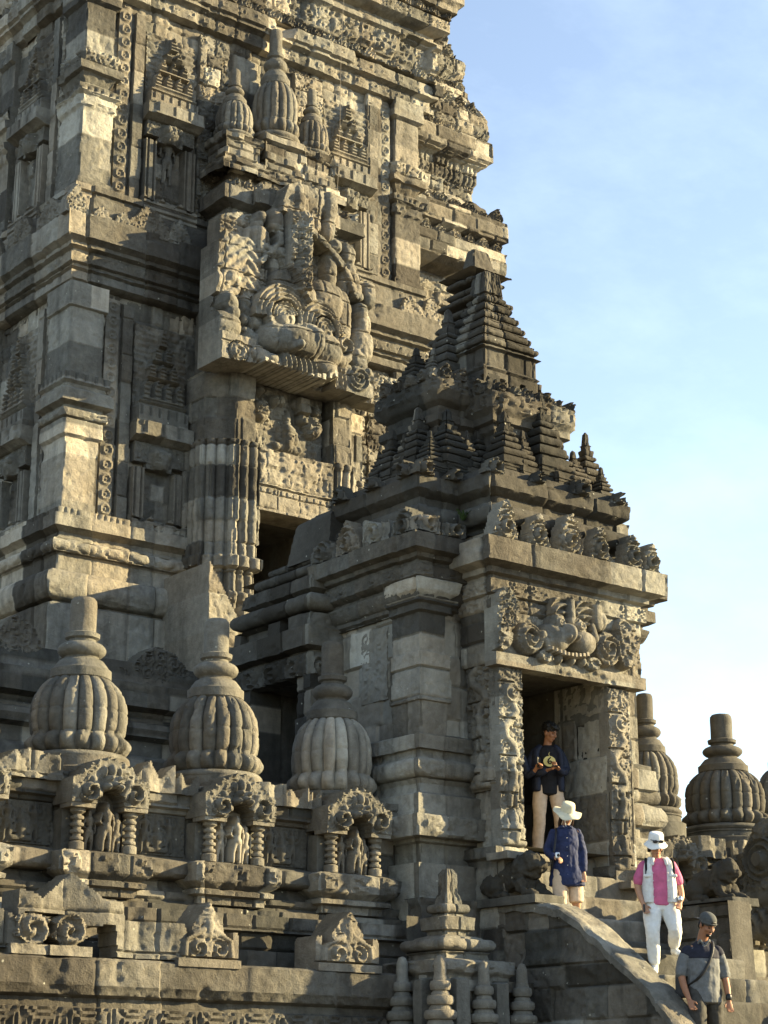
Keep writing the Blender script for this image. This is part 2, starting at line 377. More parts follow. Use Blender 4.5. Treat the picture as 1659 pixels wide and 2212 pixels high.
def plain(name,colr,rough=.8,noise=0,sc=8,bump=0,metal=0,spec=.3):
    m=bpy.data.materials.new(name); m.use_nodes=True; nt=m.node_tree; L=nt.links; b=nt.nodes['Principled BSDF']
    b.inputs['Roughness'].default_value=rough; b.inputs['Metallic'].default_value=metal; b.inputs['Specular IOR Level'].default_value=spec
    n=N_(nt,'ShaderNodeTexNoise'); n.inputs['Scale'].default_value=sc; n.inputs['Detail'].default_value=5
    tc=N_(nt,'ShaderNodeTexCoord'); L.new(tc.outputs['Object'],n.inputs['Vector'])
    r=N_(nt,'ShaderNodeValToRGB'); c=np.array(colr); lo=np.clip(c*(1-noise),0,1); hi=np.clip(c*(1+noise),0,1)
    r.color_ramp.elements[0].color=(*lo,1); r.color_ramp.elements[1].color=(*hi,1); r.color_ramp.elements[0].position=.3; r.color_ramp.elements[1].position=.7
    L.new(n.outputs['Fac'],r.inputs[0]); L.new(r.outputs[0],b.inputs['Base Color'])
    if bump:
        bp=N_(nt,'ShaderNodeBump'); bp.inputs['Strength'].default_value=bump; bp.inputs['Distance'].default_value=.01; L.new(n.outputs['Fac'],bp.inputs['Height']); L.new(bp.outputs[0],b.inputs['Normal'])
    return m
STN=stone_mat('andesite_stone')
DRK=stone_mat('dark_weathered_shaded_stone',(0.053,0.050,0.042),(0.106,0.099,0.085),(0.191,0.179,0.153),(0.298,0.280,0.238),.4,.6)
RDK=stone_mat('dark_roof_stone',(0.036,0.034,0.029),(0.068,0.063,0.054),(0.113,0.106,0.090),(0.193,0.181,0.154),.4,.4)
PAL=stone_mat('pale_new_stone',(0.116,0.109,0.093),(0.225,0.211,0.179),(0.329,0.308,0.262),(0.478,0.449,0.382),.25,.3)
# ================================================================ SETTING: ground
def build_ground():
    g=2500; n=60
    V=[];F=[]
    xs=np.linspace(-1,1,n+1); xs=np.sign(xs)*np.abs(xs)**3*g
    X,Y=np.meshgrid(xs,xs,indexing='ij'); V=np.stack([X,Y,np.full_like(X,-1.62)],2).reshape(-1,3)
    a=(np.arange(n)[:,None]*(n+1)+np.arange(n)[None]).ravel(); F=np.stack([a,a+n+1,a+n+2,a+1],1)
    o=mk('ground',V,F,plain('ground_gravel',(.11,.10,.08),.95,.35,3,.3),None,smooth=False); tag(o,kind='structure')
build_ground()

# ================================================================ MAIN TEMPLE TOWER
TY=25.04
tower=thing('temple_tower','tall carved stone temple tower with stacked cornices, filling the left and top of the photo','temple',(16.9,29,-1.6))
Zt=lambda py: at(150,py,y=TY)[2]
XL,XR_=13.39,20.41
DXL,DXR=16.42,17.83    # temple door
# podium under the tower, standing behind the balustrade
sweep([(4,31),(4,23.0),(15.4,23.0)],[(.0,-1.6),(0,4.35),(.18,4.4),(.18,4.62),(.05,4.66),(.05,4.86),(.2,4.9),(.24,5.0),(.2,5.08),(.08,5.12),(.08,5.26),(.26,5.3),(.26,5.62),(.12,5.66),(.05,5.95),(-.05,5.98),(-.3,6.0),(-2.3,6.02)],DRK,'podium',tower,res=.045,seed=3,ch=.3,bl=.6)
# crest stones lying along the podium edge
for i,(px,wd,hh) in enumerate(((20,.75,.75),(130,.6,.3),(330,1.0,.62),(395,.55,.35),(470,.5,.3),(250,.45,.25))):
    p=at(px,1440,y=23.15)
    def fn(S,T,wd=wd,hh=hh,i=i):
        m=(T<hh*(1-.55*np.abs((S-wd/2)/(wd/2))**2.2+.12*(fbm(S*9,T*0+i,i,2)-.5)))
        return scrolls(S,T,.2,.05,i)+.04,m,.3+.3*hsh(i,2)
    relief((p[0]-wd/2,23.0,5.6),(1,0),wd,hh,fn,depth=.3,back=True,seed=i).build('antefix',DRK,tower)
def wallpath_front(xa,xb): return [(xa,TY+.12),(xb,TY+.12)]
# base mouldings, interrupted by the door
base=[(.32,5.95),(.32,7.12),(.22,7.16)]+bulge(7.2,7.66,.16,.38)+[(.1,7.7),(.1,7.93),(.14,7.95)]+bulge(7.96,8.17,.1,.24)+[(.1,8.2),(.05,8.24),(.05,8.3),(.14,8.34),(.2,8.36),(.2,8.55),(.1,8.57),(.1,8.68),(-.12,8.7)]
def egg(S,Z,L,s0):
    u=np.mod(S,.42)-.21; r=np.sqrt((u/.16)**2+((Z-8.065)/.09)**2)
    return np.where((Z>7.97)&(Z<8.16),-.03*np.exp(-((r-1)/.18)**2),0)+np.where((Z>8.57)&(Z<8.68),-.03*(np.mod(S,.11)<.03),0)
sweep([(XL,31),(XL,TY),(15.9,TY)],base,STN,'base_moulding',tower,res=.035,seed=5,bl=.62,off=.03,carve=egg)
sweep([(18.3,TY),(XR_,TY),(XR_,28)],base,STN,'base_moulding',tower,res=.05,seed=6,bl=.6,carve=egg)
# walls of storey one and two (recessed behind the corner piers)
def vert_carve(S,Z,L,s0): return -.02*(np.mod(S+.3*np.floor(Z/.9),.33)<.03)+scrolls(S,Z,.2,.03,14)*(np.mod(np.floor(S/.4),2)<1)
w1=[(-.12,8.6),(-.12,12.45)]
sweep([(XL,31),(XL,TY),(DXL,TY)],w1,STN,'wall',tower,res=.04,seed=8,ch=.3,bl=.45,off=.05,carve=vert_carve)
sweep([(DXR,TY),(XR_,TY),(XR_,28)],w1,STN,'wall',tower,res=.05,seed=9,ch=.3,bl=.45,off=.05)
sweep([(XL,31),(XL,TY),(XR_,TY),(XR_,28)],[(-.12,12.3),(-.12,12.5)],STN,'wall',tower,res=.06,seed=10,ch=.3,bl=.5)
sweep([(XL,31),(XL,TY),(XR_,TY),(XR_,28)],[(-.12,14.1),(-.12,17.85)],STN,'wall',tower,res=.04,seed=11,ch=.32,bl=.45,off=.06,carve=vert_carve)
def dentil(z0,z1,p=.13,d=.03,g=.035):
    return lambda S,Z,L,s0: np.where((Z>z0)&(Z<z1),-d*(np.mod(S,p)<g),0)
def arcs(z0,z1,p=.3,d=.035):
    def f(S,Z,L,s0):
        u=np.mod(S,p)-p/2; r=np.sqrt(u*u+(Z-z1)**2*.8); h=d*(.5+.5*np.cos(2*np.pi*r/.055))
        k=np.mod(np.floor(S/p),3)<2
        return np.where((Z>z0)&(Z<z1),np.where(k,h,d*.7*scrolls(S,Z,.16,1.,4))-d*.5,0)
    return f
# entablature between the storeys
e1=[(-.12,12.4),(.0,12.42),(.07,12.45),(.07,12.58),(.03,12.6),(.1,12.63),(.03,12.67),(.03,12.71),(.1,12.73),(.12,12.86),(.05,12.9),(.05,12.95),(.14,12.98),(.14,13.04),(.25,13.1),(.25,13.5),(.14,13.53),(.11,13.88),(.03,13.92),(.03,13.98),(.08,14.0),(.08,14.1),(-.14,14.13)]
sweep([(XL,31),(XL,TY),(XR_,TY),(XR_,28)],e1,STN,'cornice',tower,res=.035,seed=12,bl=.7,off=.05,erode=1.6,carve=arcs(12.73,12.86,.28,.03))
for i,(px,wd,hh) in enumerate(((165,.38,.5),(222,.3,.3),(325,.75,.5),(268,.3,.3),(390,.45,.45),(890,.5,.4),(930,.35,.5))):
    p=at(px,470,y=TY-.2)
    def fn(S,T,wd=wd,hh=hh,i=i):
        m=T<hh*(1-.6*np.abs((S-wd/2)/(wd/2))**1.6+.3*(fbm(S*14,T*0+i,i,2)-.5)); return scrolls(S,T,.17,.04,i+60)+.03,m,.35+.4*hsh(i,12)
    relief((p[0]-wd/2,TY-.16,13.45),(1,0),wd,hh,fn,depth=.14,back=True,seed=i+7).build('antefix',STN,tower)
for i in range(5):
    def fn(S,T,i=i):
        m=T<.55*(1-.6*np.abs((S-.4)/.4)**1.6+.3*(fbm(S*14,T*0+i,i+5,2)-.5)); return scrolls(S,T,.18,.04,i+80)+.03,m,.3+.4*hsh(i,13)
    relief((XL-.16,TY+.9+i*1.0,13.45),(0,-1),.8,.55,fn,depth=.14,back=True,seed=i+9).build('antefix',STN,tower)
# corner piers
c1=[(-.1,8.68),(.0,8.7),(.0,9.84),(.06,9.88),(.06,10.12),(.03,10.13),(.1,10.15),(.1,10.27),(.04,10.29),(.04,10.34),(.16,10.38),(.16,10.57),(.12,10.6),(.07,10.62),(.07,10.68),(.13,10.72),(.13,10.86),(.0,10.88),(.0,11.98),(.05,12.0),(.05,12.4)]
c2=[(-.1,14.05),(.04,14.1),(.04,14.2),(.0,14.22),(.0,15.45),(.03,15.5),(.03,15.68),(.1,15.72),(.12,15.82),(.03,15.86),(-.06,15.95),(.02,16.1),(.1,16.12),(.12,16.24),(.02,16.28),(.05,16.5),(-.02,16.55),(-.02,17.4),(.06,17.45),(.06,17.8)]
d1=dentil(10.74,10.87,.12,.04,.04)
def pier(path,prof,seed,carve=None,name='corner_pier'):
    return sweep(path,prof,STN,name,tower,res=.03,seed=seed,bl=3,off=.02,gr=.0,ch=.62,carve=carve,erode=1.5)
def cc1(S,Z,L,s0): return d1(S,Z,L,s0)+np.where((Z>10.15)&(Z<10.27),scrolls(S,Z,.1,.03,2),0)
def cc2(S,Z,L,s0): return np.where((Z>15.48)&(Z<15.7),foliage(S,Z,.08,.025,2),0)+np.where((Z>16.28)&(Z<16.52),scrolls(S,Z,.13,.05,2),0)+dentil(15.72,15.82,.1,.03,.03)(S,Z,L,s0)
pier([(XL,25.75),(XL,TY),(13.98,TY),(13.98,TY+.15)],c1,21,cc1)
pier([(XL,25.75),(XL,TY),(13.98,TY),(13.98,TY+.15)],c2,22,cc2)
pier([(19.82,TY+.15),(19.82,TY),(XR_,TY),(XR_,25.8)],c1,23,cc1)
pier([(19.82,TY+.15),(19.82,TY),(XR_,TY),(XR_,25.8)],c2,24,cc2)
pier([(19.2,TY+.15),(19.2,TY+.04),(19.55,TY+.04),(19.55,TY+.15)],[(0,14.1),(0,17.8)],25,None,'pilaster')
for i,y0 in enumerate((27.55,29.3)):
    pier([(XL,y0+.5),(XL,y0)],c1,26+i,cc1,'pilaster'); pier([(XL,y0+.5),(XL,y0)],c2,28+i,cc2,'pilaster')
# storey dressing: roundel strips, little relief temples and niches
def roundels(S,T,w,p=.24,hh=.035):
    t=np.mod(T,p)-p/2; r=np.sqrt((S-w/2)**2+t*t); return hh*(.5+.5*np.cos(2*np.pi*r/.075))*(r<w*.5)
def shrine_relief(S,T,w,h,seed=0):
    """relief of a small stepped temple: wide slab at the foot, rows of turrets, narrowing to a tip"""
    x=S-w/2; f=T/h; H=foliage(S,T,.09,.02,seed)+.01*np.sin(T*60)
    H=np.where((f<.17)&(np.abs(x)<w*.5),.20-.04*(np.abs(np.mod(x,.16)-.08)<.015)*(f>.08),H); H=np.where((f>=.17)&(f<.24)&(np.abs(x)<w*.46),.15+.03*np.sin(T*70),H)
    rows=((.24,.46,.42,4,.15),(.46,.64,.32,3,.13),(.64,.80,.22,2,.12),(.80,1.,.10,1,.11))
    for (a,b,hw,n,d) in rows:
        inside=(f>=a)&(f<b)&(np.abs(x)<w*hw); ff=(f-a)/(b-a)
        u=(x/(w*hw)+1)/2*n; q=np.abs(np.mod(u,1)-.5)*2; k=np.floor(u)
        wid=np.where(ff<.15,.95,np.where(ff<.55,.55,.75-.75*(ff-.55)/.45)); bump=.03*(np.abs(np.mod(ff*5,1)-.5)<.28)
        tur=np.where(q<wid,d+bump,d*.35)
        H=np.where(inside,np.maximum(H,tur),H)
    return H
def dress(fr,tag_,z0,part,seed,wide=.95):
    """fr(sA,sB)->(origin xy, U)"""
    if part==1: zn0,zn1,zl,zs,zt=8.88,9.58,10.02,10.32,12.02
    else: zn0,zn1,zl,zs,zt=14.3,15.25,15.62,15.9,17.3
    out=[]
    # roundel strip, plain strip
    o,U=fr(.66,.90); relief((*o,z0+.05),U,.24,zt-z0+.25,lambda S,T:(roundels(S,T,.24)+.05,None,.2+.7*blocks(S*0,T,seed,.5,5)[0]),mb=None,depth=.1,seed=seed).build('roundel_strip',STN,tower)
    o,U=fr(.96,1.14); relief((*o,z0+.05),U,.18,zt-z0+.2,lambda S,T:(.09+masonry(S,T,seed+1,.6,3)[0]*.6,None,.2+.6*blocks(S*0,T,seed+1,.6,5)[0]),depth=.12,seed=seed).build('pilaster',STN,tower)
    a,b=1.2,1.2+wide
    # jambs
    for (s0,s1) in ((a,a+.2),(b-.2,b)):
        o,U=fr(s0,s1); relief((*o,zn0-.1),U,s1-s0,zn1-zn0+.12,lambda S,T:(.16-.05*(np.abs(np.mod(S,.1)-.05)<.012),None,.3+.5*hsh(seed,int(s0*10))),depth=.15,seed=seed).build('niche_jamb',STN,tower)
    # face block over the niche, shelf, relief temple
    o,U=fr(a+.02,b-.02); ww=wide-.04
    def kal(S,T):
        H=np.maximum.reduce([ell(S,T,ww/2,.2,.24,.24,.26),cap(S,T,ww/2-.11,.25,ww/2-.11,.26,.07)+.2*(ell(S,T,ww/2-.11,.25,.07,.07,1)>0),cap(S,T,ww/2+.11,.25,ww/2+.11,.26,.07)+.2*(ell(S,T,ww/2+.11,.25,.07,.07,1)>0),.12*np.ones_like(S)])
        m=T>.16*np.abs((S-ww/2)/(ww/2))**2*0+.10*(np.abs(S-ww/2)>ww*.28)
        return H+scrolls(S,T,.14,.035,seed),m,.4
    relief((*o,zn1),U,ww,zl-zn1,kal,depth=.14,seed=seed).build('niche_face',STN,tower)
    o,U=fr(a-.05,b+.05)
    def shelf(S,T):
        H=.34-.05*(T<.05)+.0*S-.12*np.clip(.06-T,0,1)/.06; H=H-.03*(np.abs(np.mod(S,.3)-.15)<.02)*(T>.1)-.05*ss(.62,.72,fbm(S*4,T*4,seed,3))
        return H,None,.35+.3*(S>.5)
    relief((*o,zl),U,wide+.1,zs-zl,shelf,depth=.2,seed=seed).build('niche_shelf',STN,tower)
    o,U=fr(a,b); relief((*o,zs),U,wide,zt-zs,lambda S,T:(shrine_relief(S,T,wide,zt-zs,seed)+.03,None,.3+.4*blocks(S,T,seed+4,.3,.4)[0]),res=.02,depth=.14,seed=seed).build('relief_temple',STN,tower)
    o,U=fr(a-.03,b+.03)
    def sill(S,T): return .22-.05*(np.mod(T,.1)<.025)-.06*ss(.25,.5,T)*0,(T<.42-.14*np.abs(np.sin(S*9))),.62
    relief((*o,zn0-.45),U,wide+.06,.45,sill,depth=.2,seed=seed).build('niche_sill',STN,tower)
    # foliage panels above
    o,U=fr(a+.0,b-.0)
def frF(s0,s1): return ((XL+s0,TY+.12),(1,0))
def frR(s0,s1): return ((XR_-s1,TY+.12),(1,0))
def frL(s0,s1): return ((XL+.12,TY+s1),(0,-1))
dress(frF,'f',8.66,1,1); dress(frF,'f',14.12,2,2); dress(frL,'l',8.66,1,3); dress(frL,'l',14.12,2,4); dress(frR,'r',14.12,2,5); 
# statues standing in the upper niches
for i,(px,py0,py1) in enumerate(((358,400,310),(800,545,445))):
    p=at(px,py0,y=TY+.1); q=at(px,py1,y=TY+.1)
    relief((p[0]-.25,TY+.12,p[2]),(1,0),.5,q[2]-p[2],lambda S,T:(figure(S,T,.25,0,.85,0,1.3),figure(S,T,.25,0,.85,0,1.)>.01,.4),depth=.1,seed=i).build('niche_figure',STN,tower)
# big plain carved wall panels (rest of the left face and right of the porch)
for i,(x0,x1,z0,z1) in enumerate(((18.75,19.2,9.0,12.3),(19.25,19.8,9.0,12.3),(15.62,16.2,14.2,17.6),(17.6,18.2,14.2,17.6))):
    def fn(S,T,i=i,x0=x0,x1=x1):
        return np.maximum(scrolls(S,T,.2,.05,i),foliage(S,T,.1,.04,i))+.06+masonry(S,T,i+30,.3,.4,.05)[0],None,blocks(S,T,i+30,.3,.4)[0]
    relief((x0,TY+.12,z0),(1,0),x1-x0,z1-z0,fn,depth=.12,seed=i).build('carved_panel',STN,tower)
# upper entablature with rings and the projecting top cornice
up=[(-.12,17.7),(.02,17.74),(.02,17.95),(.08,17.98),(.14,18.0),(.14,18.05),(.2,18.08),(.2,18.3),(.1,18.34),(.05,18.4),(.05,18.5),(.1,18.52),(.12,18.56),(.12,19.0),(.2,19.05),(.2,19.14),(.08,19.18),(.08,19.3)]+[(.2,19.34),(.3,19.4),(.3,19.62),(.22,19.68),(.22,19.76),(.4,19.8),(.42,19.9),(.5,19.98),(.5,20.38),(.42,20.4),(.35,20.7),(.3,21.0),(.3,21.4),(.6,21.6),(.6,22.2),(0,22.4),(-3,22.6),(-3.6,24.5)]
def upc(S,Z,L,s0):
    a=np.where((Z>17.76)&(Z<17.94),rings2(S,Z,17.85,.3),0)+np.where((Z>18.09)&(Z<18.29),rings2(S+.1,Z,18.19,.34),0)
    a=a+np.where((Z>18.56)&(Z<19.0),scrolls(S,Z,.3,.07,7)-.05*(hsh(np.floor(S/.6),1)>.6),0)+np.where((Z>19.4)&(Z<19.62),arcs(19.4,19.62,.3,.04)(S,Z,L,s0),0)
    a=a-.16*ss(.64,.70,fbm(S*.9+4,Z*.2+S*0,91,2))*((Z>18.05)&(Z<18.36))-.12*ss(.6,.66,fbm(S*.8,Z*.2,92,2))*((Z>18.5)&(Z<19.1))
    return a
def rings2(S,Z,zc,p):
    u=np.mod(S,p)-p/2; r=np.sqrt(u*u+(Z-zc)**2); return .03*(.5+.5*np.cos(2*np.pi*r/.06))*(r<.11)
sweep([(XL,31),(XL,TY),(20.62,TY),(20.62,29)],up,STN,'upper_cornice',tower,res=.032,seed=14,bl=.5,off=.05,carve=upc,erode=1.)
# flat roof sheets that close the volumes
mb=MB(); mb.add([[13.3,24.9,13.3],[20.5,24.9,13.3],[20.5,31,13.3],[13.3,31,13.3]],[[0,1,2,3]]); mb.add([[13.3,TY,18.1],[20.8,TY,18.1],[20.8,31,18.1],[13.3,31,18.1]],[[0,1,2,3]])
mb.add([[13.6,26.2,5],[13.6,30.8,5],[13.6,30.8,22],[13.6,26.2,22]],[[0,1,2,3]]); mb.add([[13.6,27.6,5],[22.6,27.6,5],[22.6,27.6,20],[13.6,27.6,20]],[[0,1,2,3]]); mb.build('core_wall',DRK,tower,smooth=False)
# right hand wing, set back behind the corner
WY=26.4
wing=[(0,5),(0,11.9),(.12,12.1),(.12,12.5),(.3,12.7),(.3,13.2),(.05,13.4),(0,13.6),(0,15.3),(.3,15.4),(.48,15.5),(.5,15.95),(.32,16.0),(.32,16.1),(.52,16.2),(.52,16.6),(.28,16.7),(.2,16.9),(.02,17.1),(.02,17.3),(.09,17.5),(.09,17.8),(.2,17.85),(.33,17.95),(.33,18.35),(.22,18.4),(.27,18.5),(.25,18.9),(.15,19.1),(0,19.3),(0,19.5),(-.17,19.7),(-.05,19.9),(-.05,20.2),(-.3,20.4),(-.3,20.9),(-.7,21)]
sweep([(20.3,WY),(22.8,WY),(22.8,31)],wing,STN,'side_wing',tower,res=.03,seed=17,ch=.26,bl=.42,off=.05,erode=1.,carve=lambda S,Z,L,s0: scrolls(S,Z,.24,.035,9)*((Z<15.3)|((Z>16.8)&(Z<17.9))|(Z>18.4))+dentil(17.4,17.8,.12,.03,.03)(S,Z,L,s0)+dentil(18.95,19.3,.14,.03,.04)(S,Z,L,s0))
for i,(o,z,w_,h_) in enumerate(((.22,18.36,3.0,.30),(.14,18.92,2.8,.34),(.42,16.62,3.0,.26),(-.08,19.5,2.6,.3),(.0,17.3,2.6,.2),(.4,15.97,3.0,.2),(.2,13.3,3.0,.3),(-.2,20.3,2.4,.3))):
    crest((20.4,WY-o,z),(1,0),22.8+o-20.4,h_,STN,tower,seed=800+i,p=.26+.05*(i%3))
for i,(o,z,h_) in enumerate(((.08,18.36,.22),(.3,19.66,.22),(.36,20.5,.3),(.02,17.3,.2))):
    if i<3: crest((XL-o,TY-o,z),(1,0),20.62+2*o-XL,h_,STN,tower,seed=820+i,p=.3+.06*i); crest((XL-o,TY+5,z),(0,-1),5+o,h_,STN,tower,seed=830+i,p=.3+.06*i)
# the lightning wire hanging down the face
mb=MB(); p0=at(745,-40,y=TY-.75); p1=at(716,700,y=TY-.75)
V=[];
for t in np.linspace(0,1,40):
    c=np.array(p0)*(1-t)+np.array(p1)*t; c[1]+= .03*math.sin(t*9); V+= [c+(.0035,0,0),c+(-.002,.003,0),c+(-.002,-.003,0)]
F=[]; 
for i in range(39):
    for k in range(3): F.append([3*i+k,3*i+(k+1)%3,3*i+3+(k+1)%3,3*i+3+k])
mb.add(V,F); mb.build('hanging_wire',plain('wire_metal',(.12,.1,.08),.6),tower)

# ---- porch of the tower with its big face
PY=24.2
pp=[(0,6.3),(0,7.45),(.05,7.5),(.05,7.62),(-.03,7.66),(-.03,8.0),(.06,8.04),(.06,8.2),(0,8.24),(0,10.12),(-.06,10.14),(-.06,11.3)]
def flut(S,Z,L,s0): return -.045*(np.abs(np.mod(S-s0,.17)-.085)<.016)*((Z<10.1)&(Z>6.9))+.02*np.cos(2*np.pi*(S-s0)/.17)*(Z<10.1)
sweep([(15.52,25.2),(15.52,24.55),(15.98,PY),(DXL,PY),(DXL,PY+.9)],pp,STN,'porch_pier',tower,res=.028,seed=31,ch=.42,bl=.8,off=.05,carve=flut,erode=1.2)
sweep([(DXR,PY+.9),(DXR,PY),(18.28,PY),(18.5,24.45),(18.5,24.7),(18.95,24.7),(18.95,25.2)],pp,STN,'porch_pier',tower,res=.028,seed=32,ch=.42,bl=.8,off=.05,carve=flut,erode=1.2)
# door opening: dark passage
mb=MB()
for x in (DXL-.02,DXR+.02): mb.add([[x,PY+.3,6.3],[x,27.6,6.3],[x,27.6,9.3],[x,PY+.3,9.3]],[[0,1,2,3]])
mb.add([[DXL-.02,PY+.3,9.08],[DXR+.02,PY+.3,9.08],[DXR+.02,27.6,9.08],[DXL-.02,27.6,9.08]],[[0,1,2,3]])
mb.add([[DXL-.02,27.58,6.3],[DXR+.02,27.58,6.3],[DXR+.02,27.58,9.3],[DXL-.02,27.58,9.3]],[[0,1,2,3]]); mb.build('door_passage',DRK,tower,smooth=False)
# lintel slab with worn inscription-like relief and the seated figures above
z0=at(565,1100,y=PY)[2]; z1=at(640,985,y=PY)[2]; zk=11.25
def slab(S,T):
    w=DXR-DXL; H=.12+masonry(S,T,44,.3,.5,.02,.02)[0]+foliage(S,T,.11,.025,5)*(T>.42)-.03*(np.abs(T-.4)<.02)-.03*(np.abs(T-.28)<.012)
    H=H-.02*((np.abs(T-.33)<.035)&(np.mod(S,.13)<.03)); 
    return H,None,.72
relief((DXL,PY+.12,z0),(1,0),DXR-DXL,z1-z0,slab,depth=.5,seed=4).build('door_lintel',STN,tower)
def seated(S,T):
    w=DXR-DXL; h=zk-z1; u=w/141.
    P=lambda px,py: ((px-565)*u, (985-py)/ (985-800.)*h)
    L=[]
    for (px,py,H_) in ((635,960,.72),(585,890,.42),(678,905,.42),(575,965,.3),(690,972,.34)):
        x,z=P(px,py); L.append(figure(S,T,x,z,H_,1,1.15))
    for (px,py,r) in ((582,868,.17),(682,882,.18),(662,868,.09),(605,835,.1),(575,820,.08),(690,835,.09)):
        x,z=P(px,py); L.append(ell(S,T,x,z,r,r*1.1,.15)+foliage(S,T,.06,.04,3)*(ell(S,T,x,z,r,r,1)>0))
    for (px,py) in ((620,828),(650,828)):
        x,z=P(px,py); L.append(ell(S,T,x,z,.1,.1,.1))
    x,z=P(660,835); L.append(boxh(S,T,x-.1,z-.12,x+.12,z+.16,.18))
    H=np.maximum.reduce(L)+.012*np.sin(T*30)*0+foliage(S,T,.1,.03,9)*.6+masonry(S,T,45,.3,.5,.02,.015)[0]
    return H,None,.5+.3*(fbm(S*2,T*2,4,2)-.5)
relief((DXL,PY+.3,z1-.02),(1,0),DXR-DXL,zk-z1+.02,seated,res=.018,depth=.4,seed=5).build('lintel_figures',STN,tower)

# ---- the great guardian face over the door (drawn in display-pixel coordinates of its own plane)
KY=24.18
def pxmap(x0,z0,y):
    def P(px,py,h=0.):
        a=at(px,py,y=y-h); return a[0]-x0,a[2]-z0
    return P
kx0=at(462,735,y=KY-.2)[0]; kx1=at(868,700,y=KY-.1)[0]; kz0=10.85; kz1=at(650,392,y=KY-.4)[2]
KP=pxmap(kx0,kz0,KY)
def kala(S,T):
    c=lambda x,y,h=.1: KP(384+x*.3307,384+y*.3307,h)     # reference drawn on the enlarged crop
    H=np.full_like(S,.06); tone=blocks(S,T,51,.36,.6)[0]*.5+.35
    def add(h):
        nonlocal H; H=np.maximum(H,h)
    def E(x,y,rx,ry,h):
        a,b=c(x,y,h*.8); q=1-np.abs((S-a)/rx)**2.5-np.abs((T-b)/ry)**2.5
        add(np.where(q>0,h*(.55+.45*np.sqrt(np.maximum(q,0)))*ss(0,.05,q),0))
    def C(x0,y0,x1,y1,h,r0,r1=None):
        g=cap(S,T,*c(x0,y0,h),*c(x1,y1,h),r0,r1,1.); add(np.where(g>0,g*.5+h-max(r0,r1 or 0)*.5,0))
    def B(x0,y0,x1,y1,h,e=.015,car=None):      # px box: left,bottom,right,top
        a0,b0=c(x0,y0,h); a1,b1=c(x1,y1,h); g=boxh(S,T,a0,b0,a1,b1,h,e); 
        if car is not None: g=g+car*(g>h*.5)
        add(g)
    top=[(215,405),(300,395),(310,210),(440,200),(470,215),(640,200),(690,60),(820,28),(880,35),(1000,90),(1050,140),(1055,240),(1090,420),(1180,520),(1230,640),(1330,680),(1335,760),(1300,860),(1310,950),(1275,1050),(1300,1130),(1275,1240)]
    bot=[(215,1190),(240,1180),(535,1232),(620,1262),(860,1335),(1040,1385),(1250,1450),(1275,1440)]
    tp=np.array([c(*p,.25) for p in top]); bt=np.array([c(*p,.35) for p in bot])
    m=(T<np.interp(S,tp[:,0],tp[:,1]))&(T>np.interp(S,bt[:,0],bt[:,1]))
    sc=scrolls(S,T,.2,.05,3); fo=foliage(S,T,.1,.035,4)
    H=H+scrolls(S,T,.26,.05,3)+foliage(S,T,.12,.04,4)
    B(120,430,310,200,.32); B(310,430,440,190,.12)                       # plain block at the upper left
    B(120,620,555,410,.30,.015,.022*np.sin((T+.9*np.abs(S-.55))*34+2*fbm(S*4,T*4,5,2)))
    B(120,1030,250,600,.26); B(250,740,420,590,.26,.02,fo); B(420,770,590,600,.22,.02,sc); B(520,880,600,770,.30,.03,fo)
    E(335,950,.30,.24,.46); E(375,870,.14,.12,.44); E(355,800,.18,.18,.42); E(345,770,.08,.12,.46); E(270,650,.17,.16,.36); E(375,640,.17,.16,.36)
    E(455,830,.13,.2,.36); E(440,920,.08,.12,.36); E(555,840,.13,.2,.36); E(520,935,.17,.14,.38); E(470,1030,.16,.18,.38); E(520,1050,.12,.12,.42); C(460,980,570,1090,.40,.05,.08); E(580,990,.12,.3,.30)
    B(120,1215,540,1040,.50,.03)
    a,b=c(410,1130,.5); r=np.sqrt((S-a)**2+(T-b)**2); H=np.where((r<.17)&(H>.4),.53+scrolls(S-a+.11,T-b+.11,.15,.03,5)*(r<.14)+.02*np.cos(r*70),H); H=np.where((r<.195)&(r>.17)&(H>.4),.46,H)
    # seated small figure with bow
    a,b=c(545,420,.3); add(np.where(figure(S,T,a,b-.2,.8,1,1.)>.0,.2+figure(S,T,a,b-.2,.8,1,1.2),0)); E(655,270,.15,.24,.42); C(560,540,690,410,.36,.05); C(690,420,690,300,.4,.05); E(640,560,.12,.3,.30); C(700,470,740,600,.42,.07); C(740,600,860,740,.46,.06); E(560,250,.09,.12,.36)
    B(690,210,880,40,.46,.03)
    a,b=c(820,130,.5); fg=figure(S,T,a,b-.28,.62,1,1.); add(np.where(fg>0,.44+fg,0))
    # central crest: prism with a vertical ridge
    h0=.70; xr,_=c(890,400,h0); zb=c(890,720,h0)[1]; zt_=c(890,215,h0)[1]; xl=c(690,500,.3)[0]; xg=c(985,500,.3)[0]
    pr=np.where(S<xr,h0-.75*(xr-S)*.62,h0-1.7*(S-xr)); lo=np.clip((c(890,560,h0)[1]-T),0,9)
    ins=(T>zb)&(T<zt_)&(S>xl+lo*.5)&(S<xg+.1)&(pr>.15)
    add(np.where(ins,pr+scrolls(S,T,.17,.04,21)+foliage(S,T,.07,.03,5)-.03*(np.abs(T-c(890,400,h0)[1])<.015),0))
    E(890,130,.3,.34,.44); B(880,330,960,40,.40,.03,fo)
    # right of crest: leaning ribbons with figures
    C(900,330,1000,430,.52,.06); C(1000,430,1100,560,.42,.06); C(1100,560,1190,760,.36,.06); C(560,420,690,500,.34,.05)
    E(1010,180,.15,.36,.46); E(1000,330,.13,.24,.44); E(1040,440,.15,.14,.40); E(1130,490,.15,.24,.38); E(1140,590,.11,.15,.36); E(1010,600,.14,.42,.38); C(1180,640,1210,770,.34,.07); E(1100,640,.14,.4,.30)
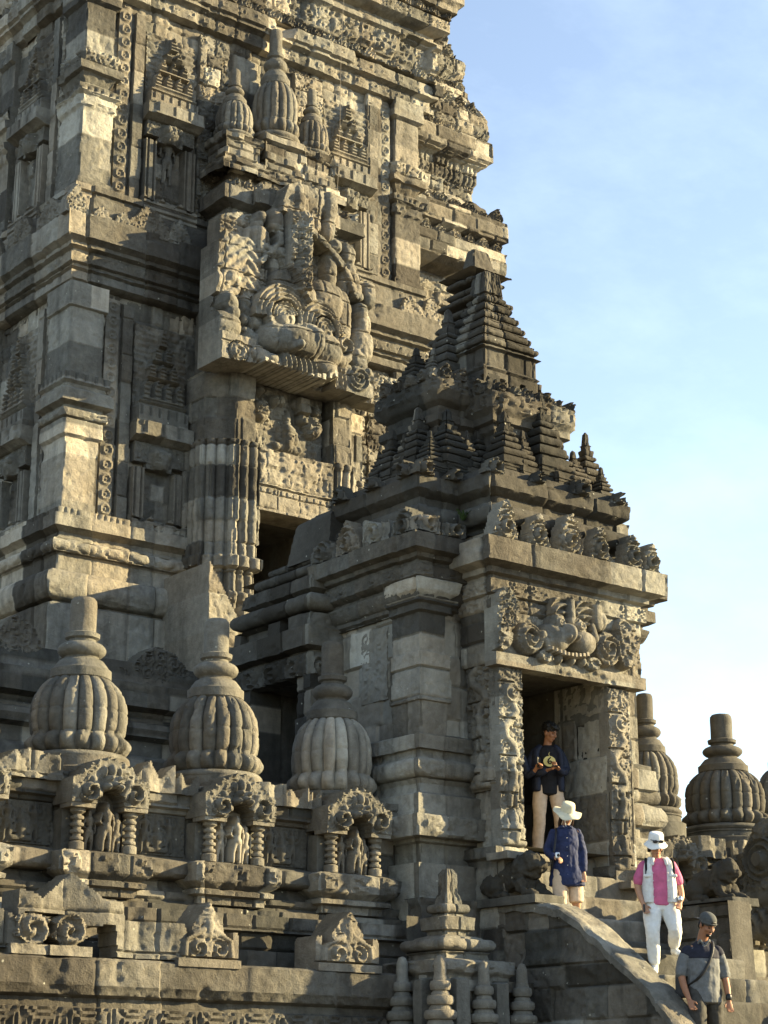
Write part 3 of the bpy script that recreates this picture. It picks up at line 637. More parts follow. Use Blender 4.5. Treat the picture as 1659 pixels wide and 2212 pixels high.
    # forehead, brows
    E(725,690,.30,.26,.50); B(670,770,790,620,.48,.03); E(640,740,.14,.24,.36); E(720,850,.42,.34,.44); E(850,830,.26,.48,.66); E(990,800,.34,.40,.56); E(1090,900,.2,.5,.44); E(1050,800,.16,.3,.46)
    C(800,760,870,900,.66,.10); C(870,900,870,970,.66,.10,.14)
    def eye(x,y,r,h,sl=0.):
        nonlocal H
        a,b=c(x,y,h); dx=S-a; dy=(T-b)+sl*dx; q=np.sqrt(dx*dx+(dy*.95)**2); up=dy>-.06
        H=np.where((q<r*2.0)&(q>r*.9)&up,np.maximum(H*.0+h-.07*(q/r-1)+.028*np.cos(2*np.pi*q/.075),0),H)
        H=np.where((q<r*1.0),h-.16,H)
        H=np.where((q<r*.86),np.maximum(H,h-.16+.9*np.sqrt(np.maximum(0,(r*.86)**2-q*q))),H)
        q2=np.sqrt((dx-.03)**2+(dy+.07)**2); H=np.where(q2<r*.22,H-.03,H); H=np.where((q<r*.9)&(dy>.015+.25*dx),h-.02+.02*np.cos(2*np.pi*q/.06),H)
        H=np.where((q<r*1.25)&(q>r*.86)&(~up),h+.0,H)
    eye(725,895,.27,.56,0); eye(990,985,.22,.60,.25)
    # cheeks, muzzle, nose
    C(655,960,700,1080,.56,.12,.18); E(690,1035,.32,.26,.74); E(830,1055,.46,.29,.90); C(650,955,760,1010,.60,.08,.06); E(925,1055,.17,.27,.94); E(800,1085,.10,.11,1.02); E(880,985,.16,.12,.72)
    E(1000,1110,.34,.28,.68); E(1070,1170,.22,.18,.56); E(950,1160,.2,.12,.6)
    # upper lip, ribs, teeth
    lipc=[(560,1130),(650,1200),(740,1225),(860,1235),(960,1220),(1040,1240)]
    for k in range(len(lipc)-1): C(*lipc[k],*lipc[k+1],.60,.13,.13)
    a,b=c(820,1200,.66); rg=(np.abs(S-a)<.32)&(np.abs(T-b)<.14); H=np.where(rg,.66+.03*np.cos((S-a)*62+(T-b)*18)-1.5*(T-b)**2,H)
    a,b=c(620,1160,.6); rg=(np.abs(S-a)<.12)&(np.abs(T-b)<.12)
    E(990,1240,.22,.16,.74); E(620,1180,.16,.12,.66)
    for k in range(13):
        t=k/12; xx=590+460*t; yy=1185+(125*math.sin(t*math.pi*.60))-28*t*t
        a,b=c(xx,yy,.66); g=boxh(S,T,a-.045,b-.06,a+.045,b+.06,.68+.03*hsh(k,3),.012); 
        H=np.where(g>.3,np.maximum(H,g),H); tone=np.where(g>.3,.9,tone)
    # right curls and fish
    a,b=c(1105,1095,.5); q=np.sqrt((S-a)**2+(T-b)**2); H=np.where(q<.19,.42+spiral(S,T,a,b,.19,.12,1.1,-1),H)
    E(1225,1090,.22,.34,.44); E(1200,1190,.2,.24,.48); E(1230,960,.14,.26,.42); E(1270,760,.15,.24,.38); C(1060,1190,1140,1170,.52,.06); E(1220,870,.12,.18,.44); E(1250,1270,.08,.1,.5); C(1140,1180,1150,1130,.5,.04)
    # lower right beam
    B(1030,1450,1300,1250,.44,.03); a,b=c(1190,1310,.44); q=np.sqrt((S-a)**2+(T-b)**2); H=np.where((q<.22)&(H>.3),.46+spiral(S,T,a,b,.22,.06,2.4,-1),H); a,b=c(1070,1310,.44); H=np.where((np.abs(S-a)<.13)&(np.abs(T-b)<.2)&(H>.3),.46+.03*np.cos(S*80+T*12),H)
    H=H*.9; mh,_=masonry(S,T,52,.46,.70,.02,.04,.024); H=H+mh+(fbm(S*12,T*12,66,3)-.5)*.014-.03*ss(.66,.78,fbm(S*3,T*3,61,4))
    return H,m,tone
relief((kx0,KY+.0,kz0),(1,0),kx1-kx0,kz1-kz0,kala,res=.016,depth=.26,back=False,seed=9).build('guardian_face',STN,tower,angle=50)
# dark rough core behind the face
mb=MB(); rock(mb,((kx0+.35+18.6)/2,24.68,12.42),(18.6-kx0-.35,.85,2.2),0,seed=4,rough=.02,n=24,tone=.3,rnd=.05); mb.build('porch_core',STN,tower)
# porch roof with its three bell finials
rx0=at(503,400,y=24.55)[0]
rp=[(-.1,12.0),(-.1,13.55),(.0,13.6),(.0,13.75),(.1,13.8),(.1,13.92),(.06,13.95),(.2,14.0),(.2,14.12),(.14,14.15),(.14,14.2),(.34,14.26),(.34,14.5),(.2,14.56),(.2,14.66),(.05,14.7),(.05,14.9),(-.2,14.92),(-1.2,14.95)]
sweep([(rx0,25.3),(rx0,24.6),(16.55,24.6),(16.55,24.45),(18.1,24.45),(18.1,25.3)],rp,STN,'porch_roof',tower,res=.03,seed=41,bl=.5,off=.05,erode=1.8)
mb=MB(); mb.add([[rx0,24.6,14.85],[18.1,24.5,14.85],[18.1,25.3,14.9],[rx0,25.3,14.9]],[[0,1,2,3]]); mb.build('roof_slab',STN,tower)
for i,(a_,b_,y_,z_,h_) in enumerate(((rx0-.2,16.5,24.32,14.5,.22),(16.5,18.3,24.2,14.5,.24),(rx0-.05,18.1,24.5,14.9,.16),(rx0,16.6,24.5,14.0,.12))):
    crest((a_,y_,z_),(1,0),b_-a_,h_,STN,tower,seed=840+i,p=.24)
def finial(parent,cx,cy,z0,z1,rad,seed=0,nr=20,mat=STN,name='bell_finial',lob=True,nomouth=False,tones=(.5,.5,.5,.5)):
    """bell shaped finial; heights as fractions of the total; its pieces are sub-parts"""
    H=z1-z0; f=lambda a: z0+H*a
    base=MB(); lathe(cx,cy,[(rad*.02,f(0)-.02),(rad*1.04,f(0)-.02),(rad*1.04,f(.0))]+[(rad*(1.0+.07*math.sin(math.pi*k/6)),f(.05*k/6)) for k in range(7)]+[(rad*.86,f(.055))],base,seg=72,tone=tones[0],seed=seed,wob=.012)
    b=base.build(name,mat,parent)
    bulb=MB(); pr=[(rad*.80,f(.04)),(rad*.88,f(.06))]
    for k in range(19):
        t=k/18; z=.07+.44*t; r=rad*.985*max(0,1-((t-.42)/.66)**2.6)**.45 if t>.42 else rad*(.985-.17*((.42-t)/.42)**2)
        pr.append((max(r,rad*.54),f(z)))
    def ribs(th,Z,R):
        ff=(Z-z0)/H; a=np.abs(np.sin(th*nr/2))**.5; R2=R*(.87+.13*a)
        if lob:
            low=(ff>.055)&(ff<.165); q=np.abs(np.sin(th*nr/2+.4))**.5; tt=np.clip((ff-.055)/.11,0,1); R2=np.where(low,rad*(.84+.25*q*np.sin(np.pi*tt)**.5),R2)
        n=fbm(np.cos(th)*3+seed*2.2,Z*3+np.sin(th)*3,seed+3,3); R2=R2-.05*rad*ss(.62,.7,n)
        for fz in (.17,.30,.42): R2=R2-.012*rad/.6*(np.abs(ff-fz-.006*np.sin(th*3+seed))<.006)
        R2=R2+.02*rad*(hsh(np.floor(th*nr/6.2832/2+np.floor(ff*8)*.5),np.floor(ff*8),seed)-.5); return R2
    tb=tones[1]
    lathe(cx,cy,pr,bulb,seg=nr*10,ribs=ribs,tone=tb,seed=seed,wob=.012)
    t_=np.concatenate(bulb.t); n_=len(t_)//(nr*10); th_=np.repeat(np.arange(nr*10)/(nr*10)*nr,n_); bulb.t=[np.clip(tb+.45*(hsh(np.floor(th_),seed)-.5)+.25*(hsh(np.floor(th_/3),seed+5)-.5),0,1)]
    bulb.build('ribbed_bulb',mat,b)
    col_=MB(); lathe(cx,cy,[(rad*.55,f(.49)),(rad*.62,f(.505)),(rad*.62,f(.555)),(rad*.57,f(.565)),(rad*.54,f(.58)),(rad*.46,f(.61)),(rad*.34,f(.628))],col_,seg=64,tone=tones[2],seed=seed,wob=.008); col_.build('collar',mat,b)
    rg=MB(); lathe(cx,cy,[(rad*.34,f(.62)),(rad*.36,f(.635))]+[(rad*(.36+.14*math.sin(math.pi*k/8)**.7),f(.635+.085*k/8)) for k in range(9)]+[(rad*.28,f(.725)),(rad*.28,f(.74)),(rad*.35,f(.75)),(rad*.36,f(.775)),(rad*.28,f(.785))],rg,seg=64,tone=tones[2],seed=seed,wob=.006); rg.build('ring',mat,b)
    sh=MB(); lathe(cx,cy,[(rad*.275,f(.78)),(rad*.275,f(.95)),(rad*.265,f(.975)),(rad*.22,f(.992)),(rad*.1,f(1.)),(0.001,f(1.0))],sh,seg=48,tone=tones[3],seed=seed,wob=.006); sh.build('shaft',mat,b)
    return b
for i,(px,p0,p1,rw,dy) in enumerate(((505,300,150,42,24.75),(592,312,64,54,24.85),(672,340,195,40,24.75))):
    a=at(px,p0,y=dy); b=at(px,p1,y=dy); r_=rw/130.*1.05; sweep([(a[0]-r_,dy+r_*.8),(a[0]-r_,dy-r_*.9),(a[0]+r_,dy-r_*.9),(a[0]+r_,dy+r_*.8)],[(.14,14.85),(.14,15.0),(.06,15.03),(.06,15.14),(0,15.17),(0,a[2]-.22),(.05,a[2]-.2),(.05,a[2]-.07),(-.02,a[2]-.05),(-.4*r_,a[2]-.04)],STN,'finial_plinth',tower,res=.03,closed=True,seed=i+70,ch=.17,bl=.24,off=.05,erode=2); finial(tower,a[0],dy,a[2]-.05,b[2],rw/130.,seed=i+3,nr=16,tones=(.5,.45,.5,.5))
# stair side block in front of the temple door, with its V notch
sx0=at(452,1300,y=23.5)[0]; sx1=at(562,1300,y=23.5)[0]; sz1=at(452,1205,y=23.5)[2]; sz0=5.9
def stairside(S,T):
    w=sx1-sx0; t=S/w; top=(sz1-sz0)*np.where(t<.66,1-.47*t/.66*1.0,.62-.0*t); top=np.where(t<.66,(sz1-sz0)-(.95*t/.66),(sz1-sz0)-.62)
    H,tn=masonry(S,T,71,.62,1.2,.01,.02); return H,T<top,.55+.2*tn
relief((sx0,23.5,sz0),(1,0),sx1-sx0,sz1-sz0,stairside,depth=1.3,back=True,seed=3).build('stair_side_block',STN,tower,angle=30)
# ================================================================ GATE PAVILION
gate=thing('gate_pavilion','dark stone gate pavilion with turreted pyramid roof and open doorway above the stairs','gatehouse',(17.1,20,-1.6))
GX0,GX1=15.15,19.0; GY=18.65; GYB=20.6; PX0,PX1=15.84,18.39; PYF=18.04; DX0,DX1=16.28,17.80; DZ0,DZ1=3.14,5.5
zg=lambda py,o=0: at(935,py,y=GY-o)[2]
zp=lambda py,o=0: at(1065,py,y=PYF-o)[2]
full=[(GX0,GYB+2),(GX0,GY),(PX0,GY),(PX0,PYF),(PX1,PYF),(PX1,GY),(GX1,GY),(GX1,GYB+2)]
left=[(GX0,20.75),(GX0,GY),(PX0+.25,GY)]; rightp=[(PX1,GY),(GX1,GY),(GX1,GYB+2)]
# base mouldings
gb=[(.2,-1.6),(.2,zg(1870)),(.05,zg(1866)),(.05,zg(1825)),(.12,zg(1822)),(.12,zg(1815)),(.28,zg(1808,.2)),(.3,zg(1762,.2)),(.2,zg(1758,.2)),(.2,zg(1715,.2)),(.1,zg(1712,.1)),(.06,zg(1692,.1)),(.1,zg(1682,.1))]+bulge(zg(1680,.1),zg(1638,.1),.08,.2)+[(.06,zg(1634)),(.06,zg(1622)),(.13,zg(1618,.1)),(.13,zg(1588,.1)),(.0,zg(1584))]
def gbc(S,Z,L,s0): return np.where((Z>zg(1808,.2)+.02)&(Z<zg(1762,.2)-.02)&(np.mod(S,1.1)<.62),scrolls(S,Z,.16,.035,3),0)
sweep(left,gb,STN,'base_moulding',gate,res=.03,seed=101,bl=.55,off=.04,carve=gbc,erode=1.3)
sweep(rightp,gb,STN,'base_moulding',gate,res=.03,seed=102,bl=.55,off=.04,carve=gbc)
# walls
gw=[(0,zg(1590)),(0,zg(1300))]
sweep(left,gw,PAL,'wall',gate,res=.03,seed=103,ch=.4,bl=.42,off=.05,gr=.025,carve=lambda S,Z,L,s0: -.02*((np.abs(np.mod(S,1.25)-.5)<.012)|(np.abs(np.mod(S,1.25)-.58)<.01)))
sweep(rightp,gw,STN,'wall',gate,res=.03,seed=104,ch=.4,bl=.42,off=.05)
# corner column with capital
cp=[(.0,zg(1590)),(.02,zg(1520)),(.05,zg(1518)),(.05,zg(1415)),(.0,zg(1412)),(.0,zg(1330)),(.06,zg(1326)),(.06,zg(1312)),(.12,zg(1308)),(.12,zg(1300)),(.05,zg(1296)),(.13,zg(1285)),(.16,zg(1262)),(.10,zg(1256))]
sweep([(GX0-.05,19.15),(GX0-.05,GY-.07),(15.52,GY-.07),(15.52,GY+.02)],cp,STN,'corner_column',gate,res=.025,seed=105,ch=.45,bl=3,off=.02,erode=1.3)
# carved panels on the side wall
for i,(y0,y1,z0,z1) in enumerate(((19.3,19.85,5.05,6.0),(20.35,20.8,4.6,5.5))):
    relief((GX0,y1,z0),(0,-1),y1-y0,z1-z0,lambda S,T,i=i:(scrolls(S,T,.24,.025,i+5)+foliage(S,T,.07,.015,i)*.5,None,.35),depth=.05,seed=i).build('carved_panel',PAL,gate)
# cornice of the pavilion body and portal
def gc(zf,k=1.):
    z=lambda py,o: zf(py,o)
    return z
def cornice_profile(base,s=1.):
    # base: z of the underside; total about 1.15 m high
    b=base
    return [(-.05,b-.05),(.0,b),(.06,b+.03),(.06,b+.08),(.1,b+.1),(.13,b+.14),(.17,b+.26),(.1,b+.29),(.1,b+.33),(.16,b+.35),(.22,b+.38),(.22,b+.53),(.15,b+.56),(.15,b+.6),(.22,b+.62),(.24,b+.67),(.36,b+.7),(.37,b+.9),(.27,b+.93),(.1,b+.95),(.05,b+1.15),(-.15,b+1.16)]
def ccv(b):
    def f(S,Z,L,s0):
        return np.where((Z>b+.39)&(Z<b+.52),arcs(b+.39,b+.52,.32,.03)(S,Z,L,s0),0)+np.where((Z>b+.14)&(Z<b+.25),scrolls(S,Z,.13,.02,2),0)
    return f
cb=6.12
sweep([(GX0,GYB),(GX0,GY),(PX0,GY)],cornice_profile(cb),STN,'cornice',gate,res=.03,seed=106,bl=.75,off=.03,carve=ccv(cb))
sweep([(PX1,GY),(GX1,GY),(GX1,GYB)],cornice_profile(cb),STN,'cornice',gate,res=.04,seed=107,bl=.75,off=.03,carve=ccv(cb))
pc=[(-.02,6.05),(.06,6.1),(.06,6.27),(.12,6.29),(.12,6.47),(.08,6.49),(.08,6.53),(.16,6.55),(.16,6.62),(.33,6.66),(.34,6.96),(.25,6.99),(.1,7.0),(.1,7.1),(-.2,7.12)]
sweep([(PX0,GY),(PX0,PYF),(PX1,PYF),(PX1,GY)],pc,STN,'portal_cornice',gate,res=.028,seed=108,bl=.8,off=.03,carve=lambda S,Z,L,s0: np.where((Z>6.29)&(Z<6.47),arcs(6.29,6.47,.3,.035)(S,Z,L,s0),0)+np.where((Z>6.1)&(Z<6.26),scrolls(S,Z,.14,.03,6),0))
# crest of upright ornaments on the cornices
def antefix(parent,x,y,z,U,w,h,seed,depth=.14,mat=None,kind=0,name='antefix'):
    def fn(S,T):
        u=(S-w/2)/(w/2); 
        if kind==0: lim=h*(1-.75*np.abs(u)**1.7)+.03*np.sin(u*16)
        elif kind==1: lim=h*np.maximum(np.maximum(1-np.abs(u)*1.9,.55-.0*u)*(np.abs(u)<.55),.42*(1-np.clip(np.abs(u)-.55,0,1)))+.02*np.sin(u*22)
        else: lim=h*(.7+.5*(fbm(S*5,T*0+seed,seed,2)-.5))
        r=np.sqrt((S-w/2)**2+(T-h*.3)**2)
        H=.03+.05*np.clip(1-np.abs(u),0,1)+.03*np.cos(2*np.pi*r/.07)*(r<h*.5)+foliage(S,T,.06,.03,seed)
        H=np.where(r<.035,.0,H); H=np.where(np.abs(r-.06)<.02,H+.03,H)
        return H,(T<lim),.25+.55*hsh(seed,4)
    U=np.array([*U,0.]); o=np.array([x,y,z])-U*w/2
    relief(o,U,w,h,fn,res=.02,depth=depth,back=True,seed=seed).build(name,mat or STN,parent)
for i,(px,w,h,k) in enumerate(((1090,.42,.52,0),(1160,.36,.45,0),(1228,.44,.55,0),(1292,.36,.48,0),(1362,.36,.48,0),(1405,.34,.42,0))):
    p=at(px,1170,y=17.82); antefix(gate,min(p[0],18.5),17.84,6.98,(1,0),w,h,200+i)
for i,xx in enumerate((16.0,16.33,16.95,17.5,18.1)): antefix(gate,xx+.0,17.92,6.98,(1,0),.24,.2,230+i,depth=.2)
for i,yy in enumerate((18.6,19.2,19.8,20.35)):
    antefix(gate,14.92,yy,7.05,(0,-1),.5+.1*hsh(i,3),.34+.12*hsh(i,9),210+i,kind=2 if i%2 else 0)
for i,xx in enumerate((15.05,15.5)): antefix(gate,xx,18.42,7.05,(1,0),.42,.4-.1*i,220+i,kind=2)
for i,xx in enumerate((18.95,)): antefix(gate,xx,18.42,7.05,(1,0),.4,.4,225+i,kind=0)
# portal: side walls, kala lintel and jambs
sweep([(PX0+.12,GY+.05),(PX0+.12,PYF+.08),(PX0+.3,PYF+.08),(PX0+.3,PYF+.03),(DX0,PYF+.03),(DX0,PYF+.6)],[(0,2.4),(0,5.45)],STN,'portal_jamb',gate,res=.024,seed=111,ch=.55,bl=3,off=.05,gr=.03,carve=lambda S,Z,L,s0:-.03*(np.abs(S-s0-.13)<.012)+foliage(S,Z,.05,.02,3)*(np.mod(S,.3)<.1),erode=1.2)
sweep([(DX1,PYF+1.0),(DX1,PYF+.03),(PX1-.22,PYF+.03),(PX1-.22,PYF+.1),(PX1-.03,PYF+.1),(PX1-.03,GY+.05)],[(0,2.4),(0,5.45)],STN,'portal_jamb',gate,res=.024,seed=112,ch=.55,bl=3,off=.05,gr=.03,carve=lambda S,Z,L,s0:-.03*(np.abs(S-s0-.13)<.012),erode=1.2)
# lintel volume
sweep([(PX0,GY),(PX0,PYF),(PX1,PYF),(PX1,GY)],[(-.3,5.42),(.0,5.42),(.02,5.46),(.02,6.06),(0,6.1)],STN,'lintel',gate,res=.03,seed=113,ch=.32,bl=.5,off=.03)
gP=pxmap(PX0-.05,5.36,PYF-.02)
def gkala(S,T):
    c=lambda x,y,h=.1: gP(932.6+x*.3307,1097+y*.3307,h)
    H=np.full_like(S,.02)+masonry(S,T,81,.36,.55,.02,.02,.02)[0]; tone=.4+.4*blocks(S,T,81,.36,.55)[0]
    def add(h):
        nonlocal H; H=np.maximum(H,h)
    def E(x,y,rx,ry,h):
        a,b=c(x,y,h*.7); q=1-((S-a)/rx)**2-((T-b)/ry)**2; add(np.where(q>0,h*(.4+.6*np.sqrt(np.maximum(q,0))),0))
    def C(x0,y0,x1,y1,h,r0,r1=None):
        g=cap(S,T,*c(x0,y0,h),*c(x1,y1,h),r0,r1,1.); add(np.where(g>0,g*.8+h-max(r0,r1 or 0)*.6,0))
    def zone(x,y,rx,ry,h,car):
        nonlocal H; a,b=c(x,y,h); q=1-((S-a)/rx)**2-((T-b)/ry)**2; H=np.where(q>0,np.maximum(H,h*ss(0,.12,q)+car),H)
    sc=scrolls(S,T,.13,.05,31); fo=foliage(S,T,.06,.035,32); 
    # foot beam
    a,b=c(430,930,.1); add(np.where(T<b-.0,.10,0)+.0); 
    zone(490,660,.20,.30,.13,sc); zone(460,830,.17,.2,.13,fo); zone(640,850,.22,.22,.13,spiral(S,T,*c(640,850,.13),.2,.06,2.2)+fo*.6); zone(1150,920,.23,.24,.13,spiral(S,T,*c(1150,920,.13),.2,.06,2.2,-1)+fo*.6); zone(1280,900,.22,.32,.14,fo); zone(1260,790,.16,.16,.13,spiral(S,T,*c(1260,790,.13),.15,.05,1.8))
    # flame ears and crest
    zone(850,650,.17,.22,.16,.04*np.cos(((S-c(850,740)[0])**2+(T-c(850,740)[1])**2)**.5*62)); zone(990,660,.15,.26,.20,.04*np.cos(((S-c(985,770)[0])**2+(T-c(985,770)[1])**2)**.5*62))
    E(925,500,.17,.26,.20); a,b=c(925,500,.2); H=np.where(((S-a)/.16)**2+((T-b)/.25)**2<1,H+fo*.8,H); C(925,560,925,740,.24,.04,.06); C(1020,500,1070,520,.2,.07,.07); C(1040,480,1080,640,.2,.05,.08); C(1090,600,1100,760,.22,.07,.09); E(1110,740,.1,.14,.24)
    def eye(x,y,r,h):
        nonlocal H; a,b=c(x,y,h); q=np.sqrt((S-a)**2+(T-b)**2); H=np.where(q<r*1.5,np.maximum(h*.8,0)+.02*np.cos(2*np.pi*q/.05),H); H=np.where(q<r,h-.04+.6*np.sqrt(np.maximum(0,r*r-q*q))+.012*np.cos(q*150),H)
    eye(850,745,.085,.22); eye(985,770,.085,.25)
    # cheeks, nose, jaw
    E(835,850,.22,.17,.30); E(1005,880,.21,.17,.32); E(905,820,.09,.15,.40); E(880,845,.06,.06,.38); E(935,850,.06,.06,.38); E(780,800,.12,.1,.22); C(740,820,770,900,.2,.05,.05)
    C(1060,770,1080,850,.24,.04,.06)
    for k in range(10):
        t=k/9; a,b=c(785+230*t,915+45*t-20*math.sin(t*math.pi)*-1,.24); g=boxh(S,T,a-.03,b-.035,a+.03,b+.035,.27,.008); H=np.where(g>.15,np.maximum(H,g),H); tone=np.where(g>.15,.85,tone)
    zone(750,965,.13,.09,.16,fo); zone(1055,1020,.13,.09,.16,fo)
    for (x,y) in ((830,985),(915,995),(985,1005)): E(x,y,.06,.075,.2)
    H=H+(fbm(S*15,T*15,3,3)-.5)*.015-.03*ss(.64,.75,fbm(S*3.5,T*3.5,13,4))
    return H,None,tone
relief((PX0-.05,PYF-.02,5.36),(1,0),PX1-PX0+.1,1.0,gkala,res=.0135,depth=.12,seed=19).build('guardian_face',STN,gate,angle=50)
# carved guardians at the feet of the jambs
def jamb_fig(x,y,w,z0,h,U,seed,parent=gate):
    def fn(S,T):
        H=.02+scrolls(S,T,.17,.03,seed)*(T>1.05)+foliage(S,T,.05,.018,seed)
        for (a,b_,hh,k,t) in ((.5,.02,.46,1,.07),(.22,.06,.34,1,.04),(.8,.06,.34,1,.04),(.5,.50,.56,2,.07),(.2,.62,.36,0,.03),(.82,.62,.36,0,.03)):
            g=figure(S,T,w*a,b_,hh,k,1.); H=np.maximum(H,np.where(g>0,t+g,0))
        for k in range(7):
            a=w*(.42+.28*math.sin(k*1.3)); b_=w*(.42+.28*math.sin(k*1.3+1.3)); g=cap(S,T,a,1.05+k*.11,b_,1.16+k*.11,.055,.05); H=np.maximum(H,np.where(g>0,g+.04,0))
        g=ell(S,T,w*.5,1.95,.16,.2,.1); H=np.maximum(H,g+spiral(S,T,w*.5,1.95,.15,.03,2)*(g>0)); H=H-.05*(np.abs(np.mod(T+.1*(S>w*.6),.47)-.2)<.012)
        return H,None,.35+.4*hsh(np.floor(T/.47),seed)
    relief((x,y,z0),U,w,h,fn,res=.014,depth=.15,seed=seed).build('carved_guardian',STN,parent,angle=50)
jamb_fig(PX0+.06,PYF+.005,.38,zp(1828),2.28,(1,0),301)
jamb_fig(DX1+.01,PYF+.005,.36,zp(1850)-.05,2.4,(1,0),302)
jamb_fig(PX0+.11,GY-.02,.54,zp(1700),1.7,(0,-1),303)
mb=MB(); rock(mb,(PX0+.28,PYF-.1,zp(1850)),(.72,.4,.09),0,seed=3,rough=.01,n=12,tone=.6,rnd=.1); mb.build('jamb_sill',STN,gate); mb=MB(); rock(mb,(DX1+.35,PYF-.1,zp(1868)-.12),(.62,.4,.09),0,seed=4,rough=.01,n=12,tone=.6,rnd=.1); mb.build('jamb_sill',STN,gate)
# low pillars under the jambs
for i,(x0,w) in enumerate(((PX0+.05,.55),(DX1+.0,.62))):
    def fn(S,T,w=w): return .02+.12*np.exp(-((S-w*.42)/.09)**2)*(.6+.4*np.sin(T*22))+.1*(S>w*.8),None,.6
    relief((x0,PYF-.06,2.0),(1,0),w,.95,fn,res=.02,depth=.2,seed=i).build('low_pillar',STN,gate)
sweep([(PX0+.0,GY),(PX0+.0,PYF),(DX0,PYF),(DX0,PYF+.6)],[(.05,-1.6),(.05,2.1),(-.02,2.1),(-.02,2.95),(.06,2.98),(.06,3.1),(-.05,3.12)],STN,'portal_base',gate,res=.04,seed=115,ch=.35,bl=.5)
sweep([(DX1,PYF+.6),(DX1,PYF),(PX1,PYF),(PX1,GY)],[(.05,-1.6),(.05,2.1),(-.02,2.1),(-.02,2.8),(.06,2.85),(.06,3.0),(-.05,3.02)],STN,'portal_base',gate,res=.04,seed=116,ch=.35,bl=.5)
# passage through the gate
def sheet(O,U,w,h,seed,name,up=(0,0,1),N=None,mat=DRK,ch=.5):
    relief(O,U,w,h,lambda S,T:(masonry(S,T,seed,ch,.7,.04,.03)[0],None,blocks(S,T,seed,ch,.7)[0]),res=.04,depth=.02,seed=seed,up=up,N=N).build(name,mat,gate)
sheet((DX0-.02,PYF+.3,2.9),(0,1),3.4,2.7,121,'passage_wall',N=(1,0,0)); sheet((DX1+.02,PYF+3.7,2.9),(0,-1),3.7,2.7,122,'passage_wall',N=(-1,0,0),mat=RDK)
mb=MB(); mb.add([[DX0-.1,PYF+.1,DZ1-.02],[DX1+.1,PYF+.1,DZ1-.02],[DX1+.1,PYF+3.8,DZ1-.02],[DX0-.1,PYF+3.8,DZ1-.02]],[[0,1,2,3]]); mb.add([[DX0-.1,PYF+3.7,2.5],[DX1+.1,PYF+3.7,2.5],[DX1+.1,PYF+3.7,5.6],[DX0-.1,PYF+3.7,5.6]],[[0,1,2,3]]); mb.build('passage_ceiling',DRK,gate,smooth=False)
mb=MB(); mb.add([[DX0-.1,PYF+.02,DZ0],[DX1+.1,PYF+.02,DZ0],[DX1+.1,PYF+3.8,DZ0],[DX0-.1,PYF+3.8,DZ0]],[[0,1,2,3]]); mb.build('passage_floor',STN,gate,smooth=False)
# roof decks closing the volumes
mb=MB()
for (x0,x1,y0,y1,z) in ((GX0-.1,GX1+.1,GY-.1,GYB+2,7.2),(PX0-.1,PX1+.1,PYF-.1,GY,7.1),(GX0-.05,GX1+.05,GY,GYB+2,6.1)): mb.add([[x0,y0,z],[x1,y0,z],[x1,y1,z],[x0,y1,z]],[[0,1,2,3]])
mb.build('roof_deck',DRK,gate,smooth=False)
# ---- roof tiers
def shift(path,d): # inset helper for the stepped plan
    return path
plan1=[(15.3,GYB-.1),(15.3,18.82),(15.98,18.82),(15.98,18.2),(18.25,18.2),(18.25,18.82),(18.85,18.82),(18.85,GYB-.1)]
t1=[(0,7.1),(0,7.26)]+bulge(7.28,7.55,.04,.2)+[(.02,7.58),(.02,7.68),(.1,7.72),(.16,7.76),(.16,7.94),(.05,7.96),(.0,8.1),(-.3,8.12),(-1,8.13)]
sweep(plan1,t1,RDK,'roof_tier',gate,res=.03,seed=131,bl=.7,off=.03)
for i,(x,y,U) in enumerate(((15.25,18.68,(1,0)),(15.75,18.68,(1,0)),(15.95,18.1,(1,0)),(16.7,18.1,(1,0)),(17.5,18.1,(1,0)),(18.2,18.1,(1,0)),(15.15,18.9,(0,-1)),(15.15,19.6,(0,-1)),(15.15,20.3,(0,-1)))):
    antefix(gate,x,y,7.94,U,.32,.24,250+i,depth=.1,kind=i%2,mat=RDK)
def turret(parent,cx,cy,z0,w,h,seed=0,name='turret',mat=None,top=True,sides=None):
    """square pinnacle: block base, fillets, thick rounded tiers, pointed tip"""
    a=w/2; z=lambda f: z0+h*f
    pr=[(0,z(0)),(0,z(.18)),(.05*w,z(.19)),(.05*w,z(.22)),(.09*w,z(.23)),(.09*w,z(.255)),(.14*w,z(.265)),(.15*w,z(.35)),(.06*w,z(.36)),(-.02*w,z(.37))]
    lv=[(.37,.46,.08),(.475,.555,-.01),(.57,.64,-.10),(.655,.71,-.19)]
    for (f0,f1,o) in lv:
        pr+=[(o*w-.11*w,z(f0))]+[(x_*1.,y_) for x_,y_ in bulge(z(f0+.005),z(f1),o*w-.09*w,o*w+.03*w,6)]+[(o*w-.11*w,z(f1)+.004)]
    pr+=[(-.27*w,z(.72)),(-.24*w,z(.76)),(-.24*w,z(.78)),(-.34*w,z(.785)),(-.34*w,z(.83)),(-.30*w,z(.84)),(-.36*w,z(.85)),(-.40*w,z(.97)),(-.47*w,z(1.0)),(-.499*w,z(1.0))]
    return sweep([(cx-a,cy+a),(cx-a,cy-a),(cx+a,cy-a),(cx+a,cy+a)],pr,mat or RDK,name,parent,res=.03,closed=True,seed=seed,bl=2,off=.01,gr=0,rough=.8,erode=.9)
def TU(px,pyt,pyb,y=None,x=None,w=.5,seed=0,**k):
    p=at(px,pyb,y=y,x=x); q=at(px,pyt,y=p[1]); turret(gate,p[0],p[1],7.95,w,q[2]-7.95,seed=seed,**k)
